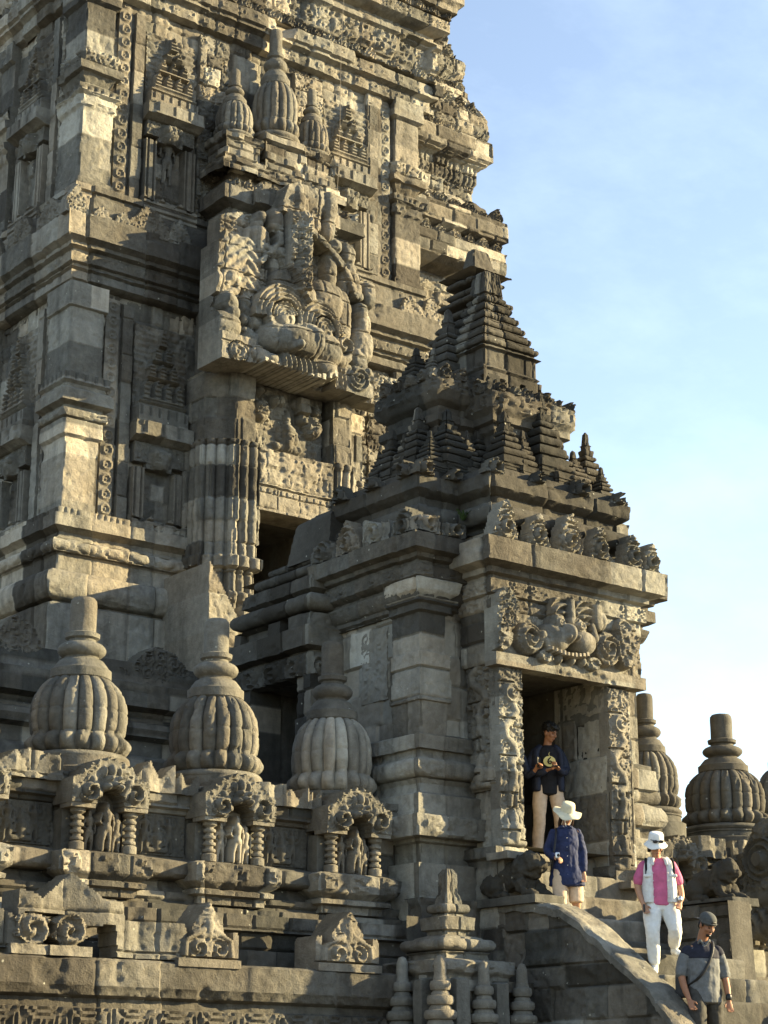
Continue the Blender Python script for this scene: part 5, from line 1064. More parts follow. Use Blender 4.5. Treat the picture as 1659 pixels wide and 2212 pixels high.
# ================================================================ STAIRS with curved walls
RWZ=2.45
wingp=[(18.45,2.40),(17.67,2.37),(17.2,2.32),(16.98,2.24),(16.64,2.06),(16.34,1.85),(15.98,1.58),(15.56,1.25),(15.30,.98),(15.1,.78),(14.8,.45),(14.4,-.1),(14.1,-.6),(13.9,-1.2),(13.8,-1.6)]
def stairwall(name,label,x0,x1,seed,mat):
    r=thing(name,label,'stair wall',((x0+x1)/2,16,-1.6))
    wp=np.array(wingp)
    L=18.45-13.8
    def fn(S,T):   # S runs toward -y
        y=18.45-S; top=np.interp(y,wp[::-1,0],wp[::-1,1])+1.6
        H,tn=masonry(S,T,seed,.36,.55,.05,.03); 
        # carved arch lines following the curve
        d=top-T; H=H*1.3+.04*ss(.12,.0,np.abs(d-.62+.25*(S-1.2)))*(S>.6)*(S<2.0)+.03*scrolls(S,T,.35,1.,3)*(S<.8)*(d>.22)*.8
        return H,T<top-.001,tn
    relief((x0,18.45,-1.6),(0,-1),L,4.05,fn,res=.025,depth=.02,seed=seed).build('side_face',mat,r)
    relief((x1,13.8,-1.6),(0,1),L,4.05,lambda S,T: (masonry(S,T,seed+1,.36,.55,.03,.02)[0],T<np.interp(13.8+S,wp[::-1,0],wp[::-1,1])+1.6,blocks(S,T,seed+1,.36,.55)[0]),res=.035,depth=.02,seed=seed+1).build('inner_face',mat,r)
    # top surface, gently worn
    q=[];
    for k in range(len(wp)-1):
        n=max(2,int(np.linalg.norm(wp[k+1]-wp[k])/.03)); 
        for t in np.linspace(0,1,n,endpoint=False): q.append(wp[k]+(wp[k+1]-wp[k])*t)
    q=np.array(q+[wp[-1]]); 
    # smooth the outline a little
    xs=np.linspace(x0-.03,x1+.03,20); n=len(q); s=np.concatenate([[0],np.cumsum(np.linalg.norm(np.diff(q,axis=0),axis=1))])
    X=np.repeat(xs[:,None],n,1); Sg=np.repeat(s[None],20,0); hh=(fbm(X*5,Sg*4,seed+5,3)-.5)*.03
    tn,dd,_=blocks(Sg,X*0+.5,seed+7,5,.7); hh=hh-.035*(1-ss(0,.018,dd))-.02*ss(.55,.75,fbm(X*9,Sg*8,seed+9,3)); edge=np.minimum(X-xs[0],xs[-1]-X); hh=hh-.03*(1-ss(0,.05,edge))*(.5+vn(Sg*6,X*0,seed))
    Y=np.repeat(q[:,0][None],20,0); Z=np.repeat(q[:,1][None],20,0)+hh+.035
    V=np.stack([X,Y,Z],2).reshape(-1,3); a=(np.arange(19)[:,None]*n+np.arange(n-1)[None]).ravel(); F=np.stack([a,a+1,a+n+1,a+n],1)
    # skirts
    m_=MB(); m_.add(V,F,np.clip(tn*.5+.3,0,1).ravel())
    for row,sg in ((0,1),(19,-1)):
        Vt=V.reshape(20,n,3)[row]; Vb=Vt-np.array([0,0,.09]); k=np.arange(n-1); Fq=np.stack([k,k+1,k+1+n,k+n],1); Fq=Fq if sg<0 else Fq[:,::-1]; m_.add(np.concatenate([Vt,Vb]),Fq,.5)
    m_.build('coping',STN,r)
    mb=MB(); mb.add([[x0+.02,13.82,-1.6],[x1-.02,13.82,-1.6],[x1-.02,13.82,-1.3],[x0+.02,13.82,-1.3]],[[0,1,2,3]]); mb.build('foot',mat,r,smooth=False)
    return r
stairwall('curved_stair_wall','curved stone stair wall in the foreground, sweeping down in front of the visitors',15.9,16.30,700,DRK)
rw=thing('stair_side_wall','dark wall on the far side of the steps, carrying the paler lion','stair wall',(18.5,16,-1.6))
wq=[(18.5,RWZ),(16.32,RWZ),(16.28,1.5),(16.1,1.47),(15.9,1.38),(15.56,1.15),(15.30,.9),(15.1,.7),(14.8,.4),(14.4,-.1),(14.1,-.6),(13.9,-1.2),(13.8,-1.6)]; wqa=np.array(wq)
for nm,xx,U,o in (('side_face',18.1,(0,-1),0),('outer_face',18.42,(0,1),1)):
    def fn(S,T,o=o):
        y=18.5-S if o==0 else 13.8+S; top=np.interp(y,wqa[::-1,0],wqa[::-1,1])+1.6; H,tn=masonry(S,T,722+o,.36,.6,.05,.03); d=top-T; H=H+.05*(d<.2)
        return H,T<top,tn
    relief((xx,18.5 if o==0 else 13.8,-1.6),U,4.7,4.06,fn,res=.03,depth=.3,seed=722+o).build(nm,DRK,rw)
mb=MB()
for k in range(len(wq)-1): mb.add([[18.05,wq[k][0],wq[k][1]],[18.44,wq[k][0],wq[k][1]],[18.44,wq[k+1][0],wq[k+1][1]],[18.05,wq[k+1][0],wq[k+1][1]]],[[0,1,2,3]])
mb.build('coping',DRK,rw,smooth=False)
stairs=thing('staircase','steep grey stone steps leading down from the gate doorway between the curved walls','stairs',(17.1,16,-1.6))
prof_=[(18.3,3.12),(17.95,2.84),(17.75,2.55),(17.55,2.27),(17.2,1.98),(16.8,1.86),(16.1,1.73),(15.72,1.47),(15.63,1.2),(15.54,.93),(15.46,.66),(15.1,.38),(14.85,.1),(14.6,-.18),(14.35,-.46),(14.1,-.74),(13.85,-1.02),(13.6,-1.3),(13.35,-1.58)]
for i in range(len(prof_)-1):
    y,z=prof_[i]; y2,z2=prof_[i+1]
    # tread i reaches from y_prev to y, riser at y
    yb=prof_[i-1][0] if i else 18.6
    mb=MB(); sweep([(16.28,yb+.02),(16.28,y),(18.06,y),(18.06,yb+.02)],[(0,z2-.05),(0,z-.03),(-.015,z-.005),(-.03,z),(-(yb-y)-.02,z+.002)],DRK,'step',stairs,res=.04,seed=740+i,bl=.7,off=.015,gr=.02,erode=.6)  # darker stone colour stands in for the side wall's shade on the steps
# right-hand dark wall below the balustrade, and stacked blocks
wallr=thing('retaining_wall','dark block retaining wall to the right of the stairs, below the lion statue','wall',(21,18.2,-1.6))
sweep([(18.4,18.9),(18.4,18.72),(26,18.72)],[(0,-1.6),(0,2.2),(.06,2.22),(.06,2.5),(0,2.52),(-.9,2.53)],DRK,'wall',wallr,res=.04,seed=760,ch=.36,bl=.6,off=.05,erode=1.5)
# ================================================================ FIGURES
def chain(mb,pts,rad,axis=(1,0,0),n=18,cap=True,tone=.5,flat=.022):
    """smooth tapered limb through pts; rad = r or (ra,rb) per point, ra along axis"""
    P=[Vector(p) for p in pts]; Rr=[(r,r) if isinstance(r,(int,float)) else r for r in rad]
    # subdivide with catmull-rom
    Q=[];RR=[]
    m=len(P)
    for i in range(m-1):
        p0=P[max(i-1,0)];p1=P[i];p2=P[i+1];p3=P[min(i+2,m-1)]
        for k in range(4):
            t=k/4; q=.5*((2*p1)+(p2-p0)*t+(2*p0-5*p1+4*p2-p3)*t*t+(3*p1-p0-3*p2+p3)*t**3); Q.append(q)
            s=t*t*(3-2*t); RR.append((Rr[i][0]*(1-s)+Rr[i+1][0]*s,Rr[i][1]*(1-s)+Rr[i+1][1]*s))
    Q.append(P[-1]);RR.append(Rr[-1])
    rings=[]
    for i,q in enumerate(Q):
        t=(Q[min(i+1,len(Q)-1)]-Q[max(i-1,0)]).normalized(); a=Vector(axis); a=a-t*a.dot(t)
        if a.length<1e-3: a=Vector((0,0,1))-t*t.z
        a.normalize(); b=t.cross(a); rings.append((q,t,a,b,RR[i]))
    full=[]
    if cap:
        q,t,a,b,r=rings[0]; rm=min(r) if max(r)<.07 else min(min(r),flat)
        for th in (85,60,30): full.append((q-t*rm*math.sin(R_(th)),a,b,(r[0]*math.cos(R_(th)),r[1]*math.cos(R_(th)))))
    for q,t,a,b,r in rings: full.append((q,a,b,r))
    if cap:
        q,t,a,b,r=rings[-1]; rm=min(r) if max(r)<.07 else min(min(r),flat)
        for th in (30,60,85): full.append((q+t*rm*math.sin(R_(th)),a,b,(r[0]*math.cos(R_(th)),r[1]*math.cos(R_(th)))))
    V=[];F=[]
    for q,a,b,r in full:
        for k in range(n):
            an=2*math.pi*k/n; V.append(q+a*(r[0]*math.cos(an))+b*(r[1]*math.sin(an)))
    L=len(full)
    for i in range(L-1):
        for k in range(n): F.append([i*n+k,i*n+(k+1)%n,(i+1)*n+(k+1)%n,(i+1)*n+k])
    V.append(full[0][0]);V.append(full[-1][0]); T=[[ (k+1)%n,k,L*n] for k in range(n)]+[[(L-1)*n+k,(L-1)*n+(k+1)%n,L*n+1] for k in range(n)]
    mb.add([tuple(v) for v in V],F,tone,F3=T)
def blob(mb,c,r,rot=None,n=16,tone=.5):
    V=[];F=[];T=[]
    M=rot.to_matrix() if rot is not None else None
    for i in range(1,n):
        ph=math.pi*i/n
        for k in range(2*n):
            an=math.pi*k/n; v=Vector((r[0]*math.sin(ph)*math.cos(an),r[1]*math.sin(ph)*math.sin(an),r[2]*math.cos(ph)))
            if M: v=M@v
            V.append(Vector(c)+v)
    m=2*n
    for i in range(n-2):
        for k in range(m): F.append([i*m+k,(i+1)*m+k,(i+1)*m+(k+1)%m,i*m+(k+1)%m])
    top=Vector((0,0,r[2]));bt=Vector((0,0,-r[2]))
    if M: top=M@top;bt=M@bt
    V.append(Vector(c)+top);V.append(Vector(c)+bt); q=(n-1)*m
    for k in range(m): T.append([q,k,(k+1)%m]); T.append([q+1,(n-2)*m+(k+1)%m,(n-2)*m+k])
    mb.add([tuple(v) for v in V],F,tone,F3=T)
TEX={}
def finish(o,vox,smooth=2,fold=0,fs=.12,cloud='CLOUDS'):
    m=o.modifiers.new('remesh','REMESH'); m.mode='VOXEL'; m.voxel_size=vox; m.use_smooth_shade=True
    if smooth: s=o.modifiers.new('smooth','SMOOTH'); s.iterations=smooth; s.factor=.5
    if fold:
        k=(fs,cloud)
        if k not in TEX:
            t=bpy.data.textures.new('folds',cloud); t.noise_scale=fs; TEX[k]=t
        d=o.modifiers.new('folds','DISPLACE'); d.texture=TEX[k]; d.strength=fold; d.mid_level=.5; d.texture_coords='LOCAL'
    return o
skinA=plain('skin_tan',(0.300,0.143,0.078),.55,.12,30); skinB=plain('skin_light',(0.420,0.225,0.135),.55,.1,30)
hairM=plain('black_hair',(.008,.007,.006),.45,.4,60,.4); hairB=plain('dark_brown_hair',(.03,.014,.008),.45,.4,60,.4)
navy=plain('navy_cotton',(0.018,0.026,0.072),.8,.25,12,.2); beige=plain('beige_cotton',(0.540,0.405,0.285),.85,.15,14,.2); black=plain('black_cloth',(0.009,0.009,0.012),.85,.3,20)
jack=plain('dark_blue_jacket',(0.013,0.017,0.033),.7,.3,16); pink=plain('pink_cotton',(.52,.12,.23),.8,.15,14,.15); white=plain('white_denim',(0.630,0.630,0.600),.85,.12,16,.2); whitep=plain('white_trousers',(0.690,0.690,0.660),.85,.08,16,.2)
grey=plain('grey_knit',(0.128,0.132,0.132),.85,.18,26,.2); dgrey=plain('navy_yoke',(0.018,0.019,0.030),.85,.2,26); capg=plain('grey_cap_cloth',(0.075,0.078,0.075),.9,.2,30); cream=plain('cream_canvas',(0.600,0.555,0.405),.85,.08,20,.15); hatw=plain('white_canvas',(0.750,0.750,0.720),.85,.08,20,.15)
trous=plain('charcoal_trousers',(0.045,0.042,0.036),.85,.25,20,.2); dark=plain('dark_plastic',(0.015,0.015,0.015),.3,.2,30); lens=plain('dark_glass',(0.015,0.015,0.018),.15,0,1,0,0,.6); metal=plain('steel',(0.525,0.525,0.540),.3,.1,20,0,1.); eyeM=plain('eye_dark',(0.018,0.012,0.009),.3); red=plain('lip',(0.270,0.075,0.060),.5); yel=plain('pale_print',(0.630,0.540,0.210),.8,.1,20); inkM=plain('ink_print',(0.015,0.015,0.015),.8)
leath=plain('black_leather',(0.018,0.017,0.017),.5,.2,20)
class Fig:
    def __init__(s,label,pos,fdir,group=None,cat='person'):
        s.o=Vector(pos); f=Vector((fdir[0],fdir[1],0)).normalized(); s.f=f; s.s=Vector((-f.y,f.x,0)); s.root=thing('person',label,cat,pos,group or ('visitors on the temple steps' if cat=='person' else 'lion statues beside the steps')); s.ax=tuple(s.s)
    def P(s,a,b,c): return s.o+s.s*a+s.f*b+Vector((0,0,c))      # side (viewer's right when facing the viewer), forward, up
    def ch(s,mb,pts,rad,**k): chain(mb,[s.P(*p) for p in pts],rad,axis=s.ax,**k)
    def build(s,name,mb,mat,vox=.008,parent=None,**k): 
        return finish(mb.build(name,mat,parent or s.root),vox,**k)
def hand(F,mb,w,el,curl=.5,size=1.,thumb=1,nrm=None):
    """palm with five separate bent fingers; w wrist, el elbow (local triples)"""
    W=F.P(*w); d=(W-F.P(*el)).normalized(); nrm=Vector(nrm) if nrm is not None else F.f
    n=(nrm-d*nrm.dot(d)).normalized(); a=d.cross(n).normalized()*thumb
    chain(mb,[W-d*.02,W+d*.02,W+d*.05*size,W+d*.085*size],[(.024,.018),(.03,.016),(.038,.015),(.036,.013)],axis=tuple(a),n=14)
    for k,(off,L) in enumerate(((.030,.072),(.011,.080),(-.010,.075),(-.029,.060))):
        b=W+d*.088*size+a*off*size; c=b+(d*(1-.3*curl)+n*-.0+(-n)*-.5*curl).normalized()*L*.5*size; e=c+(d*(1-curl)+n*curl*1.2).normalized()*L*.5*size
        chain(mb,[b-d*.015,b,(b+c)/2,c,(c+e)/2,e],[.0095,.0093,.009,.0088,.0082,.0075],axis=tuple(a),n=10)
    b=W+d*.03*size+a*.03*size; c=b+(d*.7+a*.6+n*.3).normalized()*.035*size; e=c+(d*.9+a*.15+n*.4).normalized()*.032*size
    chain(mb,[b-a*.012,b,c,(c+e)/2,e],[.014,.012,.0105,.0095,.008],axis=tuple(n),n=10)
def head(F,mb,c,tilt=20,yaw=0,s=1.):
    """head with jaw, brow, nose, lips, chin and ears; returns a function that maps head coordinates to the world"""
    C=F.P(*c); from mathutils import Matrix
    base=Matrix((-F.s,F.f,Vector((0,0,1)))).transposed()
    Rm=base@Matrix.Rotation(R_(yaw),3,'Z')@Matrix.Rotation(R_(-tilt),3,'X')
    H=lambda a,b,c_: C+Rm@Vector((-a*s,b*s,c_*s))
    ax=tuple(Rm@Vector((-1,0,0))); eu=Rm.to_euler()
    blob(mb,H(0,-.012,.035),(.076*s,.094*s,.085*s),eu); blob(mb,H(0,.012,-.03),(.060*s,.074*s,.085*s),eu); blob(mb,H(0,.045,-.088),(.032*s,.03*s,.024*s),eu,n=10)
    blob(mb,H(0,.078,.022),(.05*s,.014*s,.012*s),eu,n=10)
    chain(mb,[H(0,.082,.018),H(0,.093,-.005),H(0,.104,-.026)],[.009*s,.012*s,.015*s],axis=ax,n=10); blob(mb,H(-.013,.092,-.03),(.011*s,.012*s,.009*s),eu,n=8); blob(mb,H(.013,.092,-.03),(.011*s,.012*s,.009*s),eu,n=8)
    blob(mb,H(0,.079,-.058),(.025*s,.013*s,.0075*s),eu,n=10); blob(mb,H(0,.077,-.069),(.022*s,.013*s,.008*s),eu,n=10)
    for k in (-1,1):
        blob(mb,H(k*.040,.058,-.025),(.024*s,.024*s,.024*s),eu,n=8); blob(mb,H(k*.077,-.008,-.012),(.010*s,.02*s,.033*s),eu,n=10)
    return H,eu,ax
def face_parts(F,H,eu,ax,parent,s=1.,mouth=True):
    for k in (-1,1):
        mb=MB(); blob(mb,H(k*.030,.076,.000),(.014*s,.009*s,.0055*s),eu,n=8); mb.build('eye',eyeM,parent)
        mb=MB(); chain(mb,[H(k*.014,.090,.020),H(k*.032,.086,.027),H(k*.048,.074,.021)],[.004,.0045,.003],axis=ax,n=8); mb.build('eyebrow',hairM,parent)
    if mouth: mb=MB(); blob(mb,H(0,.0855,-.063),(.022*s,.008*s,.004*s),eu,n=8); mb.build('mouth',red,parent)
def hat(F,H,eu,ax,parent,mat,brim=.15,crown=.10,droop=.035,tilt_top=.92,name='hat',z0=.035,thick=.006):
    mb=MB(); th=np.linspace(0,2*np.pi,48,endpoint=False)
    prof=[(.0,z0+crown),(.055,z0+crown),(.078*tilt_top+.008,z0+crown-.006),(.088,z0+crown*.8),(.095,z0+crown*.4),(.099,z0+.0),(.099,z0-.004),(.12,z0-.006-droop*.25),(brim*.9,z0-.006-droop*.7),(brim,z0-.006-droop),(brim,z0-.006-droop-thick),(brim*.88,z0-.006-droop*.7-thick),(.10,z0-.014),(.09,z0-.014),(.084,z0+crown*.7),(.0,z0+crown-thick)]
    V=[];n=len(prof)
    for t in th:
        for (r,z) in prof:
            wv=(.010*math.sin(2*t+.6)+.006*math.sin(5*t))*max(0,(r-.1))/.05
            V.append(tuple(H(max(r,.0005)*math.cos(t)*.92,max(r,.0005)*math.sin(t)*1.05-.012,z+wv)))
    F_=[]
    for i in range(48):
        j=(i+1)%48
        for k in range(n-1): F_.append([i*n+k,j*n+k,j*n+k+1,i*n+k+1])
    mb.add(V,F_); return mb.build(name,mat,parent,angle=60)
TOCAM=(-.616,-.788)
# ---------------- woman in pink
F=Fig('person in white bucket hat, white vest, pink top and white trousers on the steps',at(1432,2105,y=16.0),TOCAM)
F.root.location=F.o
sk=MB()
H,eu,ax=head(F,sk,(-.03,.07,1.45),20,6,1.0)
F.ch(sk,[(-.02,.0,1.30),(-.025,.02,1.36),(-.03,.05,1.42)],[.056,.050,.05])
F.ch(sk,[(0,0,.80),(0,.0,.92),(0,0,1.08),(-.01,.0,1.22),(-.015,0,1.30)],[(.16,.11),(.15,.10),(.16,.105),(.165,.09),(.09,.06)])
# legs
LG=dict(rh=(-.095,0,.80),rk=(-.115,.12,.46),ra=(-.10,.06,.10),lh=(.095,0,.80),lk=(.145,.10,.50),la=(.16,-.12,.32))
F.ch(sk,[LG['rh'],(-.105,.06,.64),LG['rk'],(-.108,.085,.30),LG['ra']],[.10,.088,.062,.056,.040]); F.ch(sk,[LG['lh'],(.12,.05,.66),LG['lk'],(.152,-.02,.40),LG['la']],[.10,.088,.062,.056,.040])
# arms
ra=[(-.175,.0,1.235),(-.235,.02,1.10),(-.255,.02,1.0),(-.235,.06,.88),(-.205,.11,.775)]; la=[(.155,.0,1.235),(.210,.0,1.10),(.235,-.01,1.0),(.245,.05,.88),(.215,.11,.80)]
for A in (ra,la): F.ch(sk,A,[.052,.045,.040,.035,.025])
hand(F,sk,ra[-1],ra[-2],.6,.95,-1); hand(F,sk,la[-1],la[-2],.6,.95,1)
body=F.build('body',sk,skinB,.0065,smooth=2); face_parts(F,H,eu,ax,F.root,.98)
tp=MB(); F.ch(tp,[(0,0,.775),(0,0,.86),(0,.0,1.0),(-.005,.005,1.14),(-.01,0,1.24),(-.015,0,1.30)],[(.178,.135),(.178,.135),(.178,.13),(.18,.125),(.17,.10),(.085,.07)]); 
for A in (ra,la): F.ch(tp,[A[0],A[1],tuple((a+b)/2 for a,b in zip(A[1],A[2]))],[.056,.060,.058])
F.build('pink_top',tp,pink,.008,fold=.014,fs=.07)
ve=MB()
for k,x0 in enumerate((-.128,.118)):
    F.ch(ve,[(x0*1.05,.0,.80),(x0*1.05,.0,.95),(x0,.0,1.12),(x0*.95,.0,1.22),(x0*.62,-.01,1.305)],[(.078,.158),(.076,.154),(.072,.148),(.062,.122),(.045,.08)],flat=.012)
F.ch(ve,[(0,-.06,.80),(0,-.06,1.0),(0,-.05,1.2),(0,-.03,1.30)],[(.17,.09),(.17,.09),(.17,.08),(.10,.05)])
vest=F.build('vest',ve,white,.008,fold=.012,fs=.06)
mb=MB(); F.ch(mb,[(-.085,.115,1.23),(-.075,.085,1.30),(-.04,-.05,1.335),(.03,-.05,1.335),(.065,.085,1.30),(.08,.115,1.23)],[(.022,.010)]*6); F.build('collar',mb,white,.008,parent=vest)
for x in (-.088,.082):
    for z in (.86,.95,1.04,1.13):
        mb=MB(); blob(mb,F.P(x,.158,z),(.007,.005,.007),n=8); mb.build('button',metal,vest)
for x in (-.15,.145):
    mb=MB(); F.ch(mb,[(x-.035,.145,1.10),(x+.035,.148,1.10)],[(.012,.02)]*2); F.build('pocket_flap',mb,white,.006,parent=vest)
pa=MB(); F.ch(pa,[(0,0,.86),(0,0,.78),(0,.0,.72)],[(.165,.125),(.175,.125),(.16,.11)]); F.ch(pa,[LG['rh'],(-.105,.06,.64),LG['rk'],(-.108,.09,.30),(-.10,.065,.15)],[.112,.104,.080,.076,.066]); F.ch(pa,[LG['lh'],(.12,.05,.66),LG['lk'],(.152,-.02,.40),(.158,-.09,.35)],[.112,.104,.080,.076,.066])
F.build('trousers',pa,whitep,.009,fold=.016,fs=.06)
for (a,dx) in ((LG['ra'],-.02),(LG['la'],.03)):
    mb=MB(); F.ch(mb,[(a[0],a[1]-.05,a[2]-.05),(a[0]+dx*.5,a[1]+.05,a[2]-.065),(a[0]+dx,a[1]+.15,a[2]-.085)],[(.038,.045),(.042,.036),(.038,.026)]); F.ch(mb,[(a[0],a[1],a[2]-.04),(a[0],a[1],a[2]+.01)],[.042,.043]); F.build('shoe',mb,hatw,.006)
hat(F,H,eu,ax,F.root,hatw,.148,.105,.045,name='bucket_hat',z0=.056)
hr=MB(); chain(hr,[H(-.06,-.03,.02),H(-.07,-.03,-.06)],[.03,.022],axis=ax); chain(hr,[H(.06,-.03,.02),H(.07,-.03,-.06)],[.03,.022],axis=ax); blob(hr,H(0,-.05,-.01),(.07,.06,.08),eu); F.build('hair',hr,hairM,.006)
sg=MB()
for k in (-1,1): blob(sg,H(k*.036,.105,.075),(.032,.012,.019),eu,n=12)
chain(sg,[H(-.08,.06,.085),H(-.02,.112,.082),H(.02,.112,.082),H(.08,.06,.085)],[.005]*4,axis=ax,n=8); o=sg.build('sunglasses',lens); tag(o,'dark sunglasses resting on the white bucket hat','sunglasses')
for k in (-1,1):
    mb=MB(); F.ch(mb,[(k*.155,.118,1.05),(k*.16,.12,1.2),(k*.15,.04,1.315),(k*.14,-.10,1.24)],[(.014,.006)]*4,n=10); o=mb.build('backpack_strap',black,F.root)
mb=MB(); W=F.P(*la[-1]); chain(mb,[W+Vector((-.0,0,.03)),W+Vector((.0,0,.045))],[.034,.034],n=16); mb.build('wrist_watch',metal,F.root)
mb=MB(); p=F.P(-.205,.16,.73); rock(mb,p,(.035,.02,.09),.6,seed=1,rough=.0,n=6,rnd=.2); o=mb.build('phone',dark); tag(o,'small dark phone held in the pink-shirted visitor\'s lowered hand','phone')
# ---------------- woman in navy
F=Fig('person in cream sun hat, long navy shirt and beige shorts below the doorway',at(1228,2028,y=17.45),TOCAM)
F.root.location=F.o
sk=MB()
H,eu,ax=head(F,sk,(.025,.06,1.50),30,18,.96)
F.ch(sk,[(0,.0,1.34),(.01,.02,1.40),(.02,.045,1.46)],[.048,.044,.044]); F.ch(sk,[(0,0,.86),(0,.0,.98),(0,0,1.12),(0,.0,1.26),(0,0,1.34)],[(.15,.10),(.13,.09),(.145,.095),(.155,.085),(.08,.055)])
F.ch(sk,[(-.08,0,.86),(-.09,.05,.68),(-.085,.07,.50),(-.085,.04,.30),(-.08,.0,.10)],[.088,.076,.058,.052,.036]); F.ch(sk,[(.08,0,.86),(.10,.0,.68),(.11,-.0,.50),(.11,-.06,.30),(.11,-.10,.12)],[.088,.076,.058,.052,.036])
F.ch(sk,[(-.08,-.04,.05),(-.08,.05,.035),(-.08,.14,.03)],[(.035,.03),(.038,.028),(.035,.02)]); F.ch(sk,[(.11,-.13,.07),(.11,-.05,.055),(.115,.04,.05)],[(.035,.03),(.038,.028),(.035,.02)])
ra=[(-.145,.0,1.275),(-.20,-.01,1.14),(-.225,.0,1.05),(-.19,.10,.98),(-.145,.17,.955)]; la=[(.145,.0,1.275),(.19,.0,1.12),(.205,.0,1.02),(.205,.03,.88),(.20,.06,.78)]
for A in (ra,la): F.ch(sk,A,[.045,.038,.034,.030,.022])
hand(F,sk,ra[-1],ra[-2],.8,.9,-1,nrm=(0,0,-1)); hand(F,sk,la[-1],la[-2],.5,.9,1)
F.build('body',sk,skinB,.0065,smooth=2); face_parts(F,H,eu,ax,F.root,.96)
tp=MB(); F.ch(tp,[(0,.01,.63),(0,.01,.70),(0,.0,.86),(0,.0,1.02),(0,.005,1.16),(0,0,1.28),(0,0,1.345)],[(.225,.15),(.218,.15),(.19,.14),(.165,.125),(.165,.125),(.16,.10),(.085,.065)])
for A in (ra,la): F.ch(tp,A[:4]+[tuple((a*.35+b*.65) for a,b in zip(A[3],A[4]))],[.048,.052,.050,.048,.046])
sh=F.build('shirt',tp,navy,.008,fold=.028,fs=.09)
mb=MB(); F.ch(mb,[(-.07,.06,1.31),(-.05,.085,1.34),(.0,.06,1.30),(.05,.085,1.34),(.07,.06,1.31)],[(.016,.02)]*5); F.build('collar',mb,navy,.008,parent=sh)
for z in (.75,.86,.97,1.08,1.19):
    mb=MB(); blob(mb,F.P(.0,.148 if z<1.0 else .135,z),(.006,.005,.006),n=8); mb.build('button',metal,sh)
pa=MB(); F.ch(pa,[(-.08,0,.86),(-.09,.05,.70),(-.088,.068,.40)],[.10,.098,.088]); F.ch(pa,[(.08,0,.86),(.10,.0,.70),(.11,.0,.44)],[.10,.098,.088]); F.build('shorts',pa,beige,.009,fold=.012,fs=.07)
hat(F,H,eu,ax,F.root,cream,.195,.105,.03,name='sun_hat',z0=.035)
hr=MB()
for k in (-1,1): chain(hr,[H(k*.058,-.01,.03),H(k*.074,.0,-.05),H(k*.082,.0,-.14),H(k*.075,.0,-.2)],[.028,.026,.024,.012],axis=ax)
blob(hr,H(0,-.045,-.02),(.074,.06,.09),eu); F.build('hair',hr,hairB,.006)
mb=MB(); chain(mb,[H(-.055,.05,-.02),H(-.04,.07,-.10),H(0,.085,-.20),H(.02,.08,-.23),H(.012,.085,-.15),H(.035,.065,-.09),H(.055,.05,-.02)],[.0055]*7,axis=ax,n=8); mb.build('chin_cord',hatw,F.root)
mb=MB(); F.ch(mb,[(-.115,-.05,1.335),(-.12,.07,1.30),(-.14,.135,1.15),(-.165,.14,1.0),(-.19,.08,.82)],[(.012,.006)]*5,n=10); mb.build('bag_strap',leath,F.root)
mb=MB(); p=F.P(-.125,.235,.965); rock(mb,p,(.075,.05,.075),.8,seed=2,rough=.0,n=8,rnd=.5); o=mb.build('camera',metal); tag(o,'small silver camera held by the visitor in the cream sun hat','camera')
mb=MB(); chain(mb,[F.P(-.12,.26,.965),F.P(-.118,.275,.965)],[.02,.02],n=14); mb.build('lens',lens,o)
# ---------------- man in the doorway
F=Fig('person in open dark jacket, black printed shirt and beige trousers inside the gate doorway',(at(1187,1832,y=18.62)[0],18.62,3.14),(-.5,-.85))
F.root.location=F.o
sk=MB()
H,eu,ax=head(F,sk,(.03,.06,1.60),18,42,1.0)
F.ch(sk,[(0,.0,1.42),(.01,.02,1.49),(.02,.045,1.56)],[.058,.053,.053]); F.ch(sk,[(0,0,.90),(0,.0,1.02),(0,0,1.18),(0,.0,1.34),(0,0,1.42)],[(.15,.10),(.14,.095),(.155,.10),(.175,.09),(.09,.06)])
F.ch(sk,[(-.09,0,.90),(-.12,.02,.70),(-.13,.04,.50),(-.14,.0,.30),(-.15,-.03,.10)],[.092,.08,.062,.054,.040]); F.ch(sk,[(.09,0,.90),(.12,.02,.70),(.14,.04,.50),(.15,.0,.30),(.16,-.03,.10)],[.092,.08,.062,.054,.040])
for x in (-.15,.16): F.ch(sk,[(x,-.06,.04),(x,.04,.035),(x+.01,.14,.03)],[(.036,.03),(.04,.028),(.036,.02)])
ra=[(-.165,.0,1.355),(-.235,-.01,1.22),(-.25,.0,1.12),(-.15,.16,1.06),(-.06,.24,1.08)]; la=[(.165,.0,1.355),(.23,.0,1.22),(.235,.02,1.12),(.17,.16,1.07),(.10,.23,1.10)]
for A in (ra,la): F.ch(sk,A,[.05,.044,.040,.034,.025])
hand(F,sk,ra[-1],ra[-2],.6,.95,-1,nrm=(0,0,1)); hand(F,sk,la[-1],la[-2],.6,.95,1,nrm=(0,0,1))
F.build('body',sk,skinA,.0065,smooth=2); face_parts(F,H,eu,ax,F.root)
tp=MB(); F.ch(tp,[(0,.01,.80),(0,.01,.92),(0,.01,1.06),(0,.015,1.2),(0,.01,1.35),(0,0,1.43)],[(.155,.125),(.155,.12),(.15,.118),(.165,.12),(.17,.10),(.075,.066)]); ts=F.build('black_shirt',tp,black,.008,fold=.012,fs=.08)
jk=MB()
for k in (-1,1): F.ch(jk,[(k*.155,.0,.84),(k*.155,.0,1.0),(k*.16,.0,1.18),(k*.155,.0,1.34),(k*.09,.0,1.43)],[(.06,.135),(.058,.13),(.06,.125),(.06,.105),(.045,.07)])
F.ch(jk,[(0,-.06,.84),(0,-.06,1.1),(0,-.04,1.3),(0,-.02,1.42)],[(.16,.08),(.16,.08),(.17,.08),(.10,.05)])
